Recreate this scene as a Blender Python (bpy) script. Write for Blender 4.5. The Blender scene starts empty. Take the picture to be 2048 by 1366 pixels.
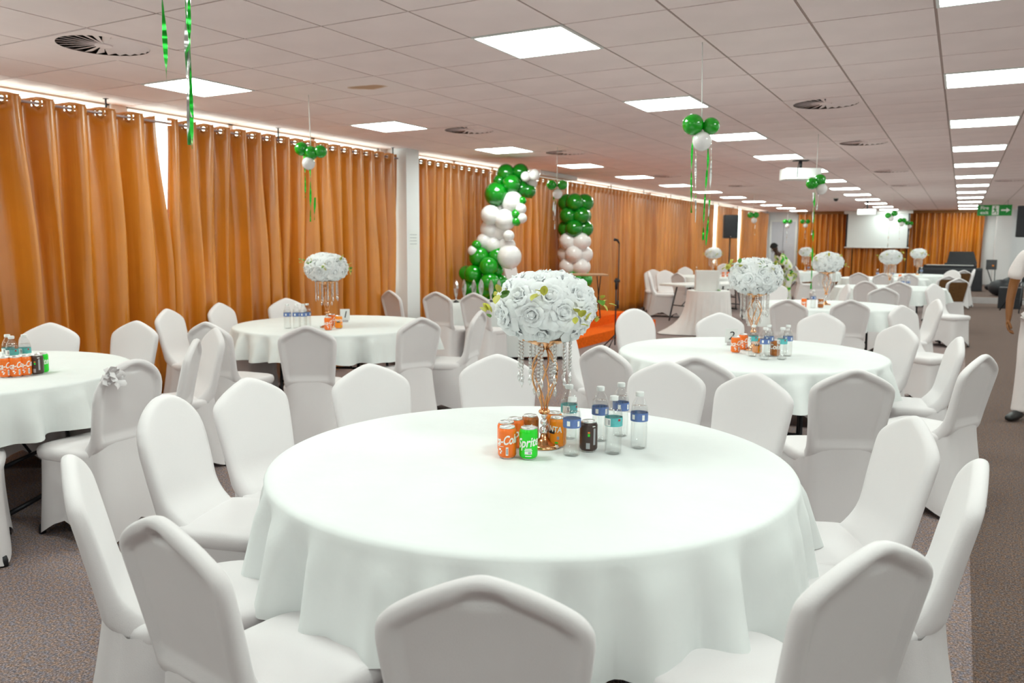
import bpy, bmesh, math, random
from mathutils import Vector, Matrix
R = math.radians
scene = bpy.context.scene
COL = scene.collection

# ---------------------------------------------------------------- camera
EYE, CEIL = 1.53, 2.716
YAW, PITCH, ROLL, FPX = -0.5113, -0.1248, 0.006, 1590.0
cam = bpy.data.cameras.new('camera'); cam_o = bpy.data.objects.new('camera', cam); COL.objects.link(cam_o)
fwd = Vector((math.sin(YAW) * math.cos(PITCH), math.cos(YAW) * math.cos(PITCH), math.sin(PITCH)))
rgt = Vector((math.cos(YAW), -math.sin(YAW), 0)); upv = rgt.cross(fwd)
r2 = rgt * math.cos(ROLL) + upv * math.sin(ROLL); u2 = upv * math.cos(ROLL) - rgt * math.sin(ROLL)
M = Matrix((r2, u2, -fwd)).transposed().to_4x4(); M.translation = (0, 0, EYE)
cam_o.matrix_world = M
cam.sensor_width = 36.0; cam.lens = 36.0 * FPX / 2048; cam.clip_start = 0.05; cam.clip_end = 200
cam.dof.use_dof = True; cam.dof.focus_distance = 2.9; cam.dof.aperture_fstop = 4.0
scene.camera = cam_o

# ---------------------------------------------------------------- daylight and exposure
world = bpy.data.worlds.new('overcast_sky'); scene.world = world; world.use_nodes = True
bg = world.node_tree.nodes['Background']; bg.inputs[0].default_value = (0.9, 1.0, 0.95, 1); bg.inputs[1].default_value = 3.2
PANEL_STRENGTH = 21.0
PANEL_COLOUR = (0.865, 1.0, 0.93)
vs = scene.view_settings
vs.view_transform = 'Standard'; vs.look = 'None'; vs.gamma = 1.0; vs.use_curve_mapping = False; vs.exposure = 0.2
scene.cycles.max_bounces = 6; scene.cycles.diffuse_bounces = 4; scene.cycles.glossy_bounces = 2; scene.cycles.transparent_max_bounces = 16
scene.cycles.use_adaptive_sampling = True; scene.cycles.adaptive_threshold = 0.1; scene.cycles.adaptive_min_samples = 16
scene.cycles.caustics_reflective = False; scene.cycles.caustics_refractive = False
scene.cycles.sample_clamp_indirect = 4.0

# ---------------------------------------------------------------- materials
MATS = {}
def nodes(name):
    m = bpy.data.materials.new(name); m.use_nodes = True
    return m, m.node_tree, m.node_tree.nodes['Principled BSDF']
def ramp(nt, stops):
    r = nt.nodes.new('ShaderNodeValToRGB'); e = r.color_ramp.elements
    while len(e) < len(stops): e.new(0.5)
    for el, (p, c) in zip(e, stops): el.position = p; el.color = tuple(c) + (1,)
    return r
def mat(name, col, rough=0.6, metal=0.0, spec=0.5, var=0.06, scale=6.0, bump=0.0, bscale=200.0, sheen=0.0, coat=0.0, stretch=None):
    m, nt, b = nodes(name); L = nt.links
    tc = nt.nodes.new('ShaderNodeTexCoord')
    n = nt.nodes.new('ShaderNodeTexNoise'); n.inputs['Scale'].default_value = scale; n.inputs['Detail'].default_value = 4
    L.new(tc.outputs['Object'], n.inputs['Vector'])
    lo = tuple(max(0, c * (1 - var)) for c in col); hi = tuple(min(1, c * (1 + var)) for c in col)
    r = ramp(nt, [(0.3, lo), (0.7, hi)]); L.new(n.outputs['Fac'], r.inputs['Fac']); L.new(r.outputs['Color'], b.inputs['Base Color'])
    b.inputs['Roughness'].default_value = rough; b.inputs['Metallic'].default_value = metal
    b.inputs['Specular IOR Level'].default_value = spec
    if sheen: b.inputs['Sheen Weight'].default_value = sheen
    if coat: b.inputs['Coat Weight'].default_value = coat; b.inputs['Coat Roughness'].default_value = 0.05
    if bump:
        n2 = nt.nodes.new('ShaderNodeTexNoise'); n2.inputs['Scale'].default_value = bscale; n2.inputs['Detail'].default_value = 3
        mp = nt.nodes.new('ShaderNodeMapping')
        if stretch: mp.inputs['Scale'].default_value = stretch
        L.new(tc.outputs['Object'], mp.inputs['Vector']); L.new(mp.outputs['Vector'], n2.inputs['Vector'])
        bp = nt.nodes.new('ShaderNodeBump'); bp.inputs['Strength'].default_value = bump; bp.inputs['Distance'].default_value = 0.01
        L.new(n2.outputs['Fac'], bp.inputs['Height']); L.new(bp.outputs['Normal'], b.inputs['Normal'])
    MATS[name] = m; return m
mat('cover', (0.76, 0.715, 0.722), 0.62, spec=0.3, var=0.02, scale=3, bump=0.12, bscale=420, sheen=0.15)
mat('cloth', (0.755, 0.77, 0.762), 0.75, spec=0.2, var=0.02, scale=4, bump=0.35, bscale=9)
mat('tile', (0.94, 0.795, 0.79), 0.9, spec=0.1, var=0.035, scale=2.2, bump=0.12, bscale=260)
mat('tbar', (0.42, 0.30, 0.27), 0.6, var=0.03)
mat('wall', (0.80, 0.79, 0.80), 0.8, spec=0.2, var=0.02, scale=1.5)
mat('wall_grey', (0.62, 0.62, 0.68), 0.7, spec=0.2, var=0.02)
mat('white_paint', (0.83, 0.83, 0.82), 0.45, var=0.02)
mat('curtain', (0.585, 0.195, 0.012), 0.30, spec=0.5, var=0.12, scale=1.4, bump=0.45, bscale=17, stretch=(1, 1, 0.05))
MATS['curtain'].node_tree.nodes['Principled BSDF'].inputs['IOR'].default_value = 1.85
mat('curtain_dark', (0.30, 0.125, 0.025), 0.5, spec=0.45, var=0.10, scale=1.4, sheen=0.1)
mat('chrome', (0.62, 0.60, 0.62), 0.25, metal=1.0, var=0.02)
mat('rod', (0.45, 0.36, 0.36), 0.35, metal=0.7, var=0.03)
mat('brass_ring', (0.62, 0.30, 0.10), 0.35, metal=0.6, var=0.03)
mat('gold', (0.80, 0.42, 0.20), 0.2, metal=1.0, var=0.05)
mat('black', (0.012, 0.012, 0.016), 0.55, var=0.2)
mat('black_metal', (0.02, 0.02, 0.025), 0.4, metal=0.3, var=0.1)
mat('dark_hole', (0.035, 0.028, 0.022), 0.9, var=0.1)
mat('grey_metal', (0.10, 0.10, 0.11), 0.45, metal=0.5, var=0.1)
mat('wood', (0.42, 0.24, 0.13), 0.5, var=0.15, scale=9)
mat('tabletop_wood', (0.30, 0.20, 0.12), 0.55, var=0.15, scale=7)
mat('plastic_white', (0.80, 0.80, 0.79), 0.45, var=0.02)
mat('stage', (0.86, 0.135, 0.008), 0.95, spec=0.1, var=0.18, scale=40, bump=0.5, bscale=300)
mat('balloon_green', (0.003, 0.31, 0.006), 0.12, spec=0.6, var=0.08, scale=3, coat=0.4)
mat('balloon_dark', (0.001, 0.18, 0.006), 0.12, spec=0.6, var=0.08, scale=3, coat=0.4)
mat('balloon_white', (0.80, 0.76, 0.76), 0.2, spec=0.5, var=0.02, coat=0.2)
mat('foil_green', (0.02, 0.55, 0.04), 0.22, metal=0.75, var=0.2, scale=30)
mat('foil_silver', (0.72, 0.72, 0.70), 0.2, metal=0.9, var=0.15, scale=30)
mat('petal_core', (0.82, 0.72, 0.68), 0.7, spec=0.2, var=0.05, scale=20)
mat('leaf_yellow', (0.52, 0.50, 0.06), 0.5, var=0.25, scale=25)
mat('leaf_green', (0.10, 0.26, 0.02), 0.5, var=0.25, scale=25)
mat('can_coke', (0.90, 0.17, 0.012), 0.3, spec=0.5, var=0.04)
mat('can_fanta', (0.92, 0.27, 0.008), 0.3, spec=0.5, var=0.04)
mat('can_sprite', (0.01, 0.66, 0.012), 0.3, spec=0.5, var=0.04)
mat('can_dark', (0.055, 0.028, 0.022), 0.3, spec=0.5, var=0.1)
mat('can_brown', (0.40, 0.12, 0.02), 0.3, spec=0.5, var=0.3, scale=60)
mat('alu', (0.78, 0.78, 0.77), 0.3, metal=0.85, var=0.03)
mat('print_white', (0.88, 0.88, 0.85), 0.5, var=0.02)
mat('print_black', (0.015, 0.015, 0.018), 0.5, var=0.02)
mat('print_grey', (0.40, 0.40, 0.42), 0.5, var=0.05)
mat('label_blue', (0.11, 0.18, 0.42), 0.45, var=0.12, scale=60)
mat('label_teal', (0.10, 0.45, 0.46), 0.45, var=0.15, scale=60)
mat('label_red', (0.45, 0.03, 0.03), 0.45, var=0.1)
mat('sign_green', (0.004, 0.28, 0.035), 0.45, var=0.03)
mat('skin', (0.22, 0.075, 0.012), 0.5, var=0.1, scale=8)
mat('skin_dark', (0.055, 0.022, 0.012), 0.5, var=0.1, scale=8)
mat('hair', (0.008, 0.007, 0.007), 0.8, var=0.2)
mat('shirt', (0.78, 0.70, 0.69), 0.8, spec=0.2, var=0.03, scale=5, bump=0.3, bscale=14)
mat('shoe', (0.012, 0.012, 0.012), 0.45, var=0.1)
mat('brown_fabric', (0.13, 0.062, 0.022), 0.85, spec=0.2, var=0.15, scale=30)
mat('screen', (0.74, 0.76, 0.76), 0.7, spec=0.2, var=0.02, scale=1)
mat('riser', (0.50, 0.46, 0.46), 0.8, var=0.06)
mat('tulle', (0.78, 0.73, 0.72), 0.85, spec=0.1, var=0.03)
mat('card', (0.78, 0.78, 0.77), 0.7, var=0.02)
mat('carton', (0.74, 0.72, 0.70), 0.7, var=0.03)
# thin cloth petals let light through
m, nt, b = nodes('petal'); nt.nodes.remove(b); out = nt.nodes['Material Output']; L = nt.links
tc = nt.nodes.new('ShaderNodeTexCoord'); n = nt.nodes.new('ShaderNodeTexNoise'); n.inputs['Scale'].default_value = 18; L.new(tc.outputs['Object'], n.inputs['Vector'])
r = ramp(nt, [(0.3, (0.95, 0.96, 0.97)), (0.7, (0.98, 0.98, 0.985))]); L.new(n.outputs['Fac'], r.inputs['Fac'])
d1 = nt.nodes.new('ShaderNodeBsdfDiffuse'); d2 = nt.nodes.new('ShaderNodeBsdfTranslucent'); ms_ = nt.nodes.new('ShaderNodeMixShader'); ms_.inputs[0].default_value = 0.25
L.new(r.outputs['Color'], d1.inputs['Color']); L.new(r.outputs['Color'], d2.inputs['Color']); L.new(d1.outputs[0], ms_.inputs[1]); L.new(d2.outputs[0], ms_.inputs[2]); L.new(ms_.outputs[0], out.inputs['Surface']); MATS['petal'] = m
# patterned tunic: white with green and yellow flecks
m, nt, b = nodes('tunic'); tc = nt.nodes.new('ShaderNodeTexCoord')
n = nt.nodes.new('ShaderNodeTexNoise'); n.inputs['Scale'].default_value = 9; nt.links.new(tc.outputs['Object'], n.inputs['Vector'])
r = ramp(nt, [(0.40, (0.02, 0.36, 0.02)), (0.44, (0.60, 0.66, 0.12)), (0.52, (0.72, 0.72, 0.68)), (1.0, (0.76, 0.72, 0.70))]); nt.links.new(n.outputs['Fac'], r.inputs['Fac'])
nt.links.new(r.outputs['Color'], b.inputs['Base Color']); b.inputs['Roughness'].default_value = 0.85; MATS['tunic'] = m
# water-stained tile
m, nt, b = nodes('stained_tile'); tc = nt.nodes.new('ShaderNodeTexCoord'); L = nt.links
mp = nt.nodes.new('ShaderNodeMapping'); mp.inputs['Location'].default_value = (0.06, -0.02, 0); mp.inputs['Scale'].default_value = (3.4, 6.0, 1)
L.new(tc.outputs['Object'], mp.inputs['Vector'])
n = nt.nodes.new('ShaderNodeTexNoise'); n.inputs['Scale'].default_value = 5; L.new(tc.outputs['Object'], n.inputs['Vector'])
ln = nt.nodes.new('ShaderNodeVectorMath'); ln.operation = 'LENGTH'; L.new(mp.outputs['Vector'], ln.inputs[0])
ad = nt.nodes.new('ShaderNodeMath'); ad.operation = 'MULTIPLY_ADD'; ad.inputs[1].default_value = 0.9; L.new(n.outputs['Fac'], ad.inputs[0]); L.new(ln.outputs['Value'], ad.inputs[2])
r = ramp(nt, [(0.80, (0.56, 0.34, 0.22)), (0.98, (0.82, 0.64, 0.56)), (1.0, (0.93, 0.80, 0.79))]); L.new(ad.outputs[0], r.inputs['Fac'])
L.new(r.outputs['Color'], b.inputs['Base Color']); b.inputs['Roughness'].default_value = 0.9; MATS['stained_tile'] = m
# carpet: speckled brown-grey broadloom with a darker aisle
m, nt, b = nodes('carpet'); L = nt.links; geo = nt.nodes.new('ShaderNodeNewGeometry')
n = nt.nodes.new('ShaderNodeTexNoise'); n.inputs['Scale'].default_value = 130; n.inputs['Detail'].default_value = 5; n.inputs['Roughness'].default_value = 0.75; L.new(geo.outputs['Position'], n.inputs['Vector'])
n3 = nt.nodes.new('ShaderNodeTexNoise'); n3.inputs['Scale'].default_value = 45; L.new(geo.outputs['Position'], n3.inputs['Vector'])
r1 = ramp(nt, [(0.33, (0.085, 0.066, 0.062)), (0.5, (0.315, 0.245, 0.23)), (0.67, (0.78, 0.62, 0.60))]); L.new(n.outputs['Fac'], r1.inputs['Fac'])
rt = ramp(nt, [(0.35, (0.60, 0.74, 0.95)), (0.65, (1.0, 0.80, 0.62))]); L.new(n3.outputs['Fac'], rt.inputs['Fac'])
mx = nt.nodes.new('ShaderNodeMix'); mx.data_type = 'RGBA'; mx.blend_type = 'MULTIPLY'; mx.inputs['Factor'].default_value = 0.75
L.new(r1.outputs['Color'], mx.inputs['A']); L.new(rt.outputs['Color'], mx.inputs['B'])
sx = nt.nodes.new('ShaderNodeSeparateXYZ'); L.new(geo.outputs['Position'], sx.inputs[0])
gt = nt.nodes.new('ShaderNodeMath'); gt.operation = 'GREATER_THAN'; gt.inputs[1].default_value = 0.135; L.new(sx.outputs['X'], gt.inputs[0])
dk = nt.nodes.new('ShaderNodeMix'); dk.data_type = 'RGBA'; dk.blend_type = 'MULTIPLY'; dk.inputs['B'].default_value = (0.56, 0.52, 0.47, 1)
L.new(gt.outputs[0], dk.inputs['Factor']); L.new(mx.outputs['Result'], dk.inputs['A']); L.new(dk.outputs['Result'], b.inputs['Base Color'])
b.inputs['Roughness'].default_value = 1.0; b.inputs['Specular IOR Level'].default_value = 0.05
bp = nt.nodes.new('ShaderNodeBump'); bp.inputs['Strength'].default_value = 0.6; bp.inputs['Distance'].default_value = 0.01
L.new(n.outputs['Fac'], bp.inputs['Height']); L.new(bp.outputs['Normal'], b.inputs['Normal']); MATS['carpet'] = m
# clear glass and clear plastic: transparent body with a fresnel gloss
def clear(name, tint, edge, rough=0.03, floor=0.04):
    m = bpy.data.materials.new(name); m.use_nodes = True; nt = m.node_tree; nt.nodes.clear()
    out = nt.nodes.new('ShaderNodeOutputMaterial'); mixs = nt.nodes.new('ShaderNodeMixShader')
    t = nt.nodes.new('ShaderNodeBsdfTransparent'); t.inputs[0].default_value = tint + (1,)
    g = nt.nodes.new('ShaderNodeBsdfGlossy'); g.inputs['Roughness'].default_value = rough
    f = nt.nodes.new('ShaderNodeLayerWeight'); f.inputs['Blend'].default_value = 0.3
    p_ = nt.nodes.new('ShaderNodeMath'); p_.operation = 'POWER'; p_.inputs[1].default_value = 3.0
    a = nt.nodes.new('ShaderNodeMath'); a.operation = 'MULTIPLY_ADD'; a.inputs[1].default_value = edge; a.inputs[2].default_value = floor
    nt.links.new(f.outputs['Facing'], p_.inputs[0]); nt.links.new(p_.outputs[0], a.inputs[0]); nt.links.new(a.outputs[0], mixs.inputs[0]); nt.links.new(t.outputs[0], mixs.inputs[1]); nt.links.new(g.outputs[0], mixs.inputs[2]); nt.links.new(mixs.outputs[0], out.inputs[0])
    MATS[name] = m
clear('clear_plastic', (0.982, 0.988, 0.986), 0.7, 0.06, 0.07)
clear('crystal', (0.96, 0.96, 0.96), 0.45, 0.12, 0.48)
clear('window_glass', (0.97, 1.0, 0.98), 0.3, 0.02, 0.02)
m = bpy.data.materials.new('panel_light'); m.use_nodes = True; nt = m.node_tree; nt.nodes.clear()
out = nt.nodes.new('ShaderNodeOutputMaterial'); e = nt.nodes.new('ShaderNodeEmission'); e.inputs[0].default_value = PANEL_COLOUR + (1,); e.inputs[1].default_value = PANEL_STRENGTH
nt.links.new(e.outputs[0], out.inputs[0]); MATS['panel_light'] = m

# ---------------------------------------------------------------- mesh helpers
class MB:
    def __init__(s): s.v = []; s.f = []
    def add(s, vs_, fs_):
        o = len(s.v); s.v += [tuple(p) for p in vs_]; s.f += [tuple(i + o for i in f) for f in fs_]; return s
    def box(s, x0, x1, y0, y1, z0, z1):
        return s.add([(x0,y0,z0),(x1,y0,z0),(x1,y1,z0),(x0,y1,z0),(x0,y0,z1),(x1,y0,z1),(x1,y1,z1),(x0,y1,z1)],
                     [(0,3,2,1),(4,5,6,7),(0,1,5,4),(1,2,6,5),(2,3,7,6),(3,0,4,7)])
    def tube(s, pts, rad, n=8, cap=True, closed=False):
        pts = [Vector(p) for p in pts]; k = len(pts); o = len(s.v)
        rads = rad if isinstance(rad, (list, tuple)) else [rad] * k
        ref = Vector((0.31, 0.17, 0.93))
        for i, p in enumerate(pts):
            a = pts[(i - 1) % k] if (closed or i > 0) else p; c = pts[(i + 1) % k] if (closed or i < k - 1) else p
            t = (c - a).normalized(); u = t.cross(ref)
            if u.length < 1e-3: u = t.cross(Vector((1, 0, 0)))
            u.normalize(); w = t.cross(u)
            for j in range(n):
                an = 2 * math.pi * j / n; q = p + (u * math.cos(an) + w * math.sin(an)) * rads[i]; s.v.append(tuple(q))
        m_ = k if closed else k - 1
        for i in range(m_):
            for j in range(n):
                a = o + i * n + j; b_ = o + i * n + (j + 1) % n; c = o + ((i + 1) % k) * n + (j + 1) % n; d = o + ((i + 1) % k) * n + j
                s.f.append((a, b_, c, d))
        if cap and not closed:
            s.f.append(tuple(o + j for j in reversed(range(n)))); s.f.append(tuple(o + (k - 1) * n + j for j in range(n)))
        return s
    def lathe(s, prof, n=24, c=(0, 0, 0), cap=True):
        o = len(s.v)
        for r_, z in prof:
            for j in range(n):
                a = 2 * math.pi * j / n; s.v.append((c[0] + r_ * math.cos(a), c[1] + r_ * math.sin(a), c[2] + z))
        k = len(prof)
        for i in range(k - 1):
            for j in range(n): s.f.append((o + i * n + j, o + i * n + (j + 1) % n, o + (i + 1) * n + (j + 1) % n, o + (i + 1) * n + j))
        if cap: s.f.append(tuple(o + j for j in reversed(range(n)))); s.f.append(tuple(o + (k - 1) * n + j for j in range(n)))
        return s
    def grid(s, rows):
        o = len(s.v); n = len(rows[0])
        for r_ in rows: s.v += [tuple(p) for p in r_]
        for i in range(len(rows) - 1):
            for j in range(n - 1): s.f.append((o + i * n + j, o + i * n + j + 1, o + (i + 1) * n + j + 1, o + (i + 1) * n + j))
        return s
    def ball(s, c, r_, n=10, m_=7, sz=1.0):
        prof = [(max(1e-4, r_ * math.sin(math.pi * i / m_)), -r_ * sz * math.cos(math.pi * i / m_)) for i in range(m_ + 1)]
        return s.lathe(prof, n, c, cap=False)
    def mesh(s, name, material, smooth=True):
        me = bpy.data.meshes.new(name); me.from_pydata(s.v, [], s.f); me.update()
        if smooth:
            me.polygons.foreach_set('use_smooth', [True] * len(me.polygons))
        me.materials.append(MATS[material] if isinstance(material, str) else material)
        return me
def link(name, me, parent=None, loc=None, rz=None):
    o = bpy.data.objects.new(name, me); COL.objects.link(o)
    if parent is not None: o.parent = parent
    if loc is not None: o.location = loc
    if rz is not None: o.rotation_euler = (0, 0, rz)
    return o
def part(name, mb, material, parent=None, smooth=True, **k): return link(name, mb.mesh(name, material, smooth), parent, **k)
def tag(o, label, cat, group=None, kind=None):
    o['label'] = label; o['category'] = cat
    if group: o['group'] = group
    if kind: o['kind'] = kind
    return o
def thing(name, label, cat, loc=(0, 0, 0), rz=0, group=None):
    o = bpy.data.objects.new(name, None); o.empty_display_size = 0.1; COL.objects.link(o); o.location = loc; o.rotation_euler = (0, 0, rz)
    return tag(o, label, cat, group)
def struct(o): o['kind'] = 'structure'; return o
def copy_tree(o, parent=None):
    c = o.copy(); COL.objects.link(c); c.parent = parent
    for ch in list(o.children): copy_tree(ch, c)
    return c
def flat_bevel(o, w=0.004, seg=2):
    b_ = o.modifiers.new('bevel', 'BEVEL'); b_.width = w; b_.segments = seg; b_.limit_method = 'ANGLE'; return o
def sstep(t): t = max(0.0, min(1.0, t)); return t * t * (3 - 2 * t)
def lerp(a, b_, t): return a + (b_ - a) * t
def interp(tab, x):
    for (a, va), (b_, vb) in zip(tab, tab[1:]):
        if x <= b_: return lerp(va, vb, (x - a) / (b_ - a))
    return tab[-1][1]
def text_mesh(s, size, material, shear=0.0, extrude=0.0004, bold=0.0):
    cu = bpy.data.curves.new('lettering', 'FONT'); cu.body = s; cu.size = size; cu.align_x = 'CENTER'; cu.align_y = 'CENTER'; cu.shear = shear; cu.extrude = extrude; cu.offset = bold; cu.resolution_u = 4
    o = bpy.data.objects.new('lettering', cu); COL.objects.link(o)
    me = bpy.data.meshes.new_from_object(o.evaluated_get(bpy.context.evaluated_depsgraph_get()))
    bpy.data.objects.remove(o); bpy.data.curves.remove(cu); me.materials.clear(); me.materials.append(MATS[material]); return me
def wrap_text(s, size, rad, zc, material, shear=0.0, ang=-math.pi / 2, sy=1.0, tilt=0.0):
    me = text_mesh(s, size, material, shear, bold=size * .022)
    bm = bmesh.new(); bm.from_mesh(me)
    bmesh.ops.subdivide_edges(bm, edges=[e for e in bm.edges if e.calc_length() > rad * 0.25], cuts=2)
    for v in bm.verts:
        x, y, z = v.co; y = y * sy + x * tilt; a = ang + x / rad; q = rad + 0.0004 + z
        v.co = (q * math.cos(a), q * math.sin(a), zc + y)
    bm.to_mesh(me); bm.free(); return me

# ---------------------------------------------------------------- places (metres; camera stands over the origin)
TABLES = {'T1': (-1.305, 2.466), 'T2': (-5.038, 5.623), 'T3': (-1.273, 5.73), 'T4': (-5.037, 2.407), 'T5': (-1.461, 10.725), 'T6': (-1.093, 15.781), 'T7': (-0.937, 22.566), 'T8': (-3.756, 23.291), 'T9': (-5.035, 18.531), 'T10': (-1.494, 19.944)}
CHAIRS = [
  (-0.843, 1.45, 114.4, 'crown', 'white-covered chair at the nearest table, front centre, its back square to the camera'),
  (-0.361, 1.883, 148.3, 'crown', 'white-covered chair at the nearest table, front right, shaded back to the camera'),
  (-0.213, 2.534, -176.4, 'crown', 'white-covered chair at the nearest table, rightmost of all, standing out into the aisle'),
  (-0.368, 2.952, -152.6, 'crown', 'white-covered chair at the nearest table, right side, behind the rightmost one'),
  (-0.905, 3.487, -111.4, 'crown', 'white-covered chair across the nearest table, right of all the water bottles'),
  (-1.277, 3.598, -91.4, 'crown', 'white-covered chair across the nearest table, directly behind the rightmost water bottle'),
  (-1.97, 3.412, -54.9, 'crown', 'white-covered chair across the nearest table, behind the hanging crystals'),
  (-2.241, 2.908, -25.3, 'crown', 'white-covered chair across the nearest table, left of the flower centrepiece'),
  (-2.408, 2.446, 1.1, 'crown', 'white-covered chair at the far left of the nearest table, second left of the flowers'),
  (-2.392, 2.088, 19.2, 'round', 'white-covered chair at the nearest table, left side, rounded top and lit seat'),
  (-1.969, 1.53, 54.6, 'crown', 'white-covered chair at the nearest table, leftmost, seen nearly edge-on'),
  (-1.452, 1.384, 82.2, 'crown', 'white-covered chair at the nearest table, front left, shaded back to the camera'),
  (-1.701, 4.591, 69.4, 'crown', 'white-covered chair with shaded back, behind the water bottles of the nearest table'),
  (-1.209, 4.455, 92.9, 'crown', 'white-covered chair with shaded back, half hidden between two front-lit chairs'),
  (-0.552, 4.404, 118.5, 'crown', 'white-covered chair with shaded back, in front of the second round table on the right'),
  (-2.357, 6.684, -41.3, 'round', 'white-covered chair with rounded top, beside the microphone stand'),
  (-1.675, 6.626, -65.8, 'crown', 'white-covered chair across the second table, left of its flower centrepiece'),
  (-1.072, 7.106, -98.3, 'crown', 'white-covered chair across the second table, right of its water bottles'),
  (-0.573, 6.448, -134.3, 'crown', 'white-covered chair at the right end of the second table, facing its cloth'),
  (-0.267, 5.912, -169.8, 'crown', 'white-covered chair right of the second table, by the aisle, its lit front and seat showing'),
  (-0.123, 5.201, 155.3, 'crown', 'white-covered chair right of the second table, nearest the aisle, thin in profile'),
  (-2.274, 5.461, 15.0, 'round', 'white-covered chair left of the second table, mostly behind the large flower ball'),
  (-4.204, 4.436, 125.1, 'crown', 'white-covered chair with shaded back at the table by the curtains, in front of it'),
  (-4.008, 5.255, 160.3, 'crown', 'white-covered chair with shaded back at the right of the table by the curtains'),
  (-5.877, 5.989, -23.6, 'crown', 'white-covered chair behind the table by the curtains, near its four water bottles'),
  (-5.941, 5.384, 14.8, 'crown', 'white-covered chair at the far left of the table by the curtains'),
  (-4.881, 4.304, 96.8, 'crown', 'white-covered chair with shaded back at the near left of the table by the curtains'),
  (-3.96, 5.9, -165.6, 'crown', 'white-covered chair with lit left edge, right of the table by the curtains'),
  (-5.776, 4.692, 20, 'crown', 'white-covered chair standing tight against the gap between the two left curtains'),
  (-5.545, 3.113, -54.3, 'crown', 'white-covered chair behind the left table, by its cans and bottles'),
  (-5.272, 3.486, -77.7, 'crown', 'white-covered chair behind the left table, at its right end near the curtain gap'),
  (-3.92, 2.505, -175.0, 'round', 'white-covered chair with rounded top and a frilly tuft, right front of the left table'),
  (-4.575, 3.486, -113.2, 'crown', 'white-covered chair between the left table and the curtain table, brightly lit front'),
  (-4.282, 3.072, -138.6, 'crown', 'white-covered chair between the left table and the curtain table, grey in profile'),
  (-5.498, 8.203, 92, 'crown', 'white-covered chair with shaded back, left in front of the trophy table'),
  (-5.021, 8.303, 92, 'crown', 'white-covered chair with shaded back, right in front of the trophy table'),
  (-6.034, 8.106, 72, 'crown', 'white-covered chair in brown shade against the curtain, left of the white pillar'),
  (-1.103, 9.606, 107.7, 'crown', 'white-covered chair with pale back, right of the third table in the right row'),
  (-0.97, 12.612, 100, 'crown', 'white-covered chair with pale back, behind the third table, tall and upright'),
  (-1.582, 9.307, 85.1, 'crown', 'white-covered chair left of the third table, right of the second flower ball'),
  (-0.239, 8.592, -35, 'crown', 'white-covered chair turned to the aisle, its seat a long white slope'),
  (-0.475, 9.863, 200, 'crown', 'white-covered chair near the aisle, front lit, facing away from the aisle'),
  (-1.746, 12.875, 200, 'crown', 'white-covered chair leaning back steeply beside the third flower ball, seen from its side'),
  (-2.39, 12.418, -70, 'crown', 'white-covered chair half hidden behind the second flower ball'),
  (-1.289, 14.492, 81.4, 'round', 'white-covered chair with rounded top, in front of the fourth table'),
  (-0.905, 14.643, 99.4, 'crown', 'white-covered chair with pointed top, in front of the fourth table'),
  (-0.095, 13.658, -35, 'crown', 'white-covered chair with its seat pointing into the aisle, second chair turned outward'),
  (-1.795, 18.553, 77.8, 'crown', 'white-covered chair with pinkish shaded back, far left at the fifth table'),
  (-1.409, 18.586, 93.6, 'crown', 'white-covered chair with pinkish shaded back, far centre at the fifth table'),
  (-1.016, 18.609, 109.7, 'crown', 'white-covered chair with pinkish shaded back, far right at the fifth table'),
  (-0.341, 17.921, 120, 'brown', 'white-covered chair with bare brown back panel, far left of the brown-backed three'),
  (-0.159, 16.726, 120, 'brown', 'white-covered chair with bare brown back panel, front one of the brown-backed three'),
  (-0.071, 21.984, 120, 'brown', 'white-covered chair with bare brown back panel, rear one of the brown-backed three'),
  (0.008, 22.772, 185, 'round', 'white-covered chair far down the aisle in profile, in front of the keyboard'),
  (-0.251, 21.259, 250, 'round', 'white-covered chair far away in front of the black keyboard table'),
  (-5.382, 16.024, 15, 'crown', 'white-covered chair beside the bare folding table, seat in profile, nearest the stage'),
  (-4.857, 16.043, 60, 'crown', 'white-covered chair behind the bare folding table, left of the white carton'),
  (-5.866, 19.485, -48.9, 'crown', 'white-covered chair against the gold curtain behind the carton table'),
  (-5.947, 23.381, -60, 'crown', 'white-covered chair in front of the tripod loudspeaker'),
  (-5.939, 17.092, -62, 'crown', 'white-covered chair turned edge-on beside the curtain, left of a thin pair'),
  (-5.555, 16.79, -62, 'crown', 'white-covered chair turned edge-on beside the curtain, right of a thin pair'),
  (-3.507, 22.162, 20, 'crown', 'white-covered chair with shaded back beside the bending person'),
  (-2.629, 18.408, 103.0, 'round', 'white-covered chair half hidden behind the third flower ball, near the farthest table'),
  (-4.16, 1.925, 150.0, 'crown', 'white-covered chair cut off by the left edge, in front of the left table'),
]
T1_CANS= [(-1.377, 2.424), (-1.418, 2.489), (-1.417, 2.555), (-1.394, 2.63), (-1.305, 2.451), (-1.339, 2.723), (-1.289, 2.656), (-1.162, 2.657)]
T1_BOTTLES= [(-1.186, 2.819), (-1.147, 2.937), (-1.069, 2.669), (-1.016, 2.793), (-1.307, 2.792), (-1.19, 2.569)]
T4_CANS= [(-4.62, 2.441), (-4.589, 2.483), (-4.584, 2.533), (-4.567, 2.591), (-4.603, 2.64)]
T4_BOTTLES= [(-4.828, 2.577), (-4.735, 2.549), (-4.748, 2.628)]
T2_CANS= [(-4.739, 5.192), (-4.908, 5.424), (-4.758, 5.347)]
T2_BOTTLES= [(-5.143, 5.117), (-5.078, 5.16), (-5.028, 5.194), (-5.039, 5.255)]
T2_CARD= [(-5.084, 5.804)]
T3_CANS= [(-1.35, 5.642), (-1.342, 5.829), (-1.213, 5.694), (-1.074, 5.611)]
T3_BOTTLES= [(-1.205, 5.528), (-1.102, 5.404), (-1.113, 5.586), (-1.002, 5.468), (-1.001, 5.658)]
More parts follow.
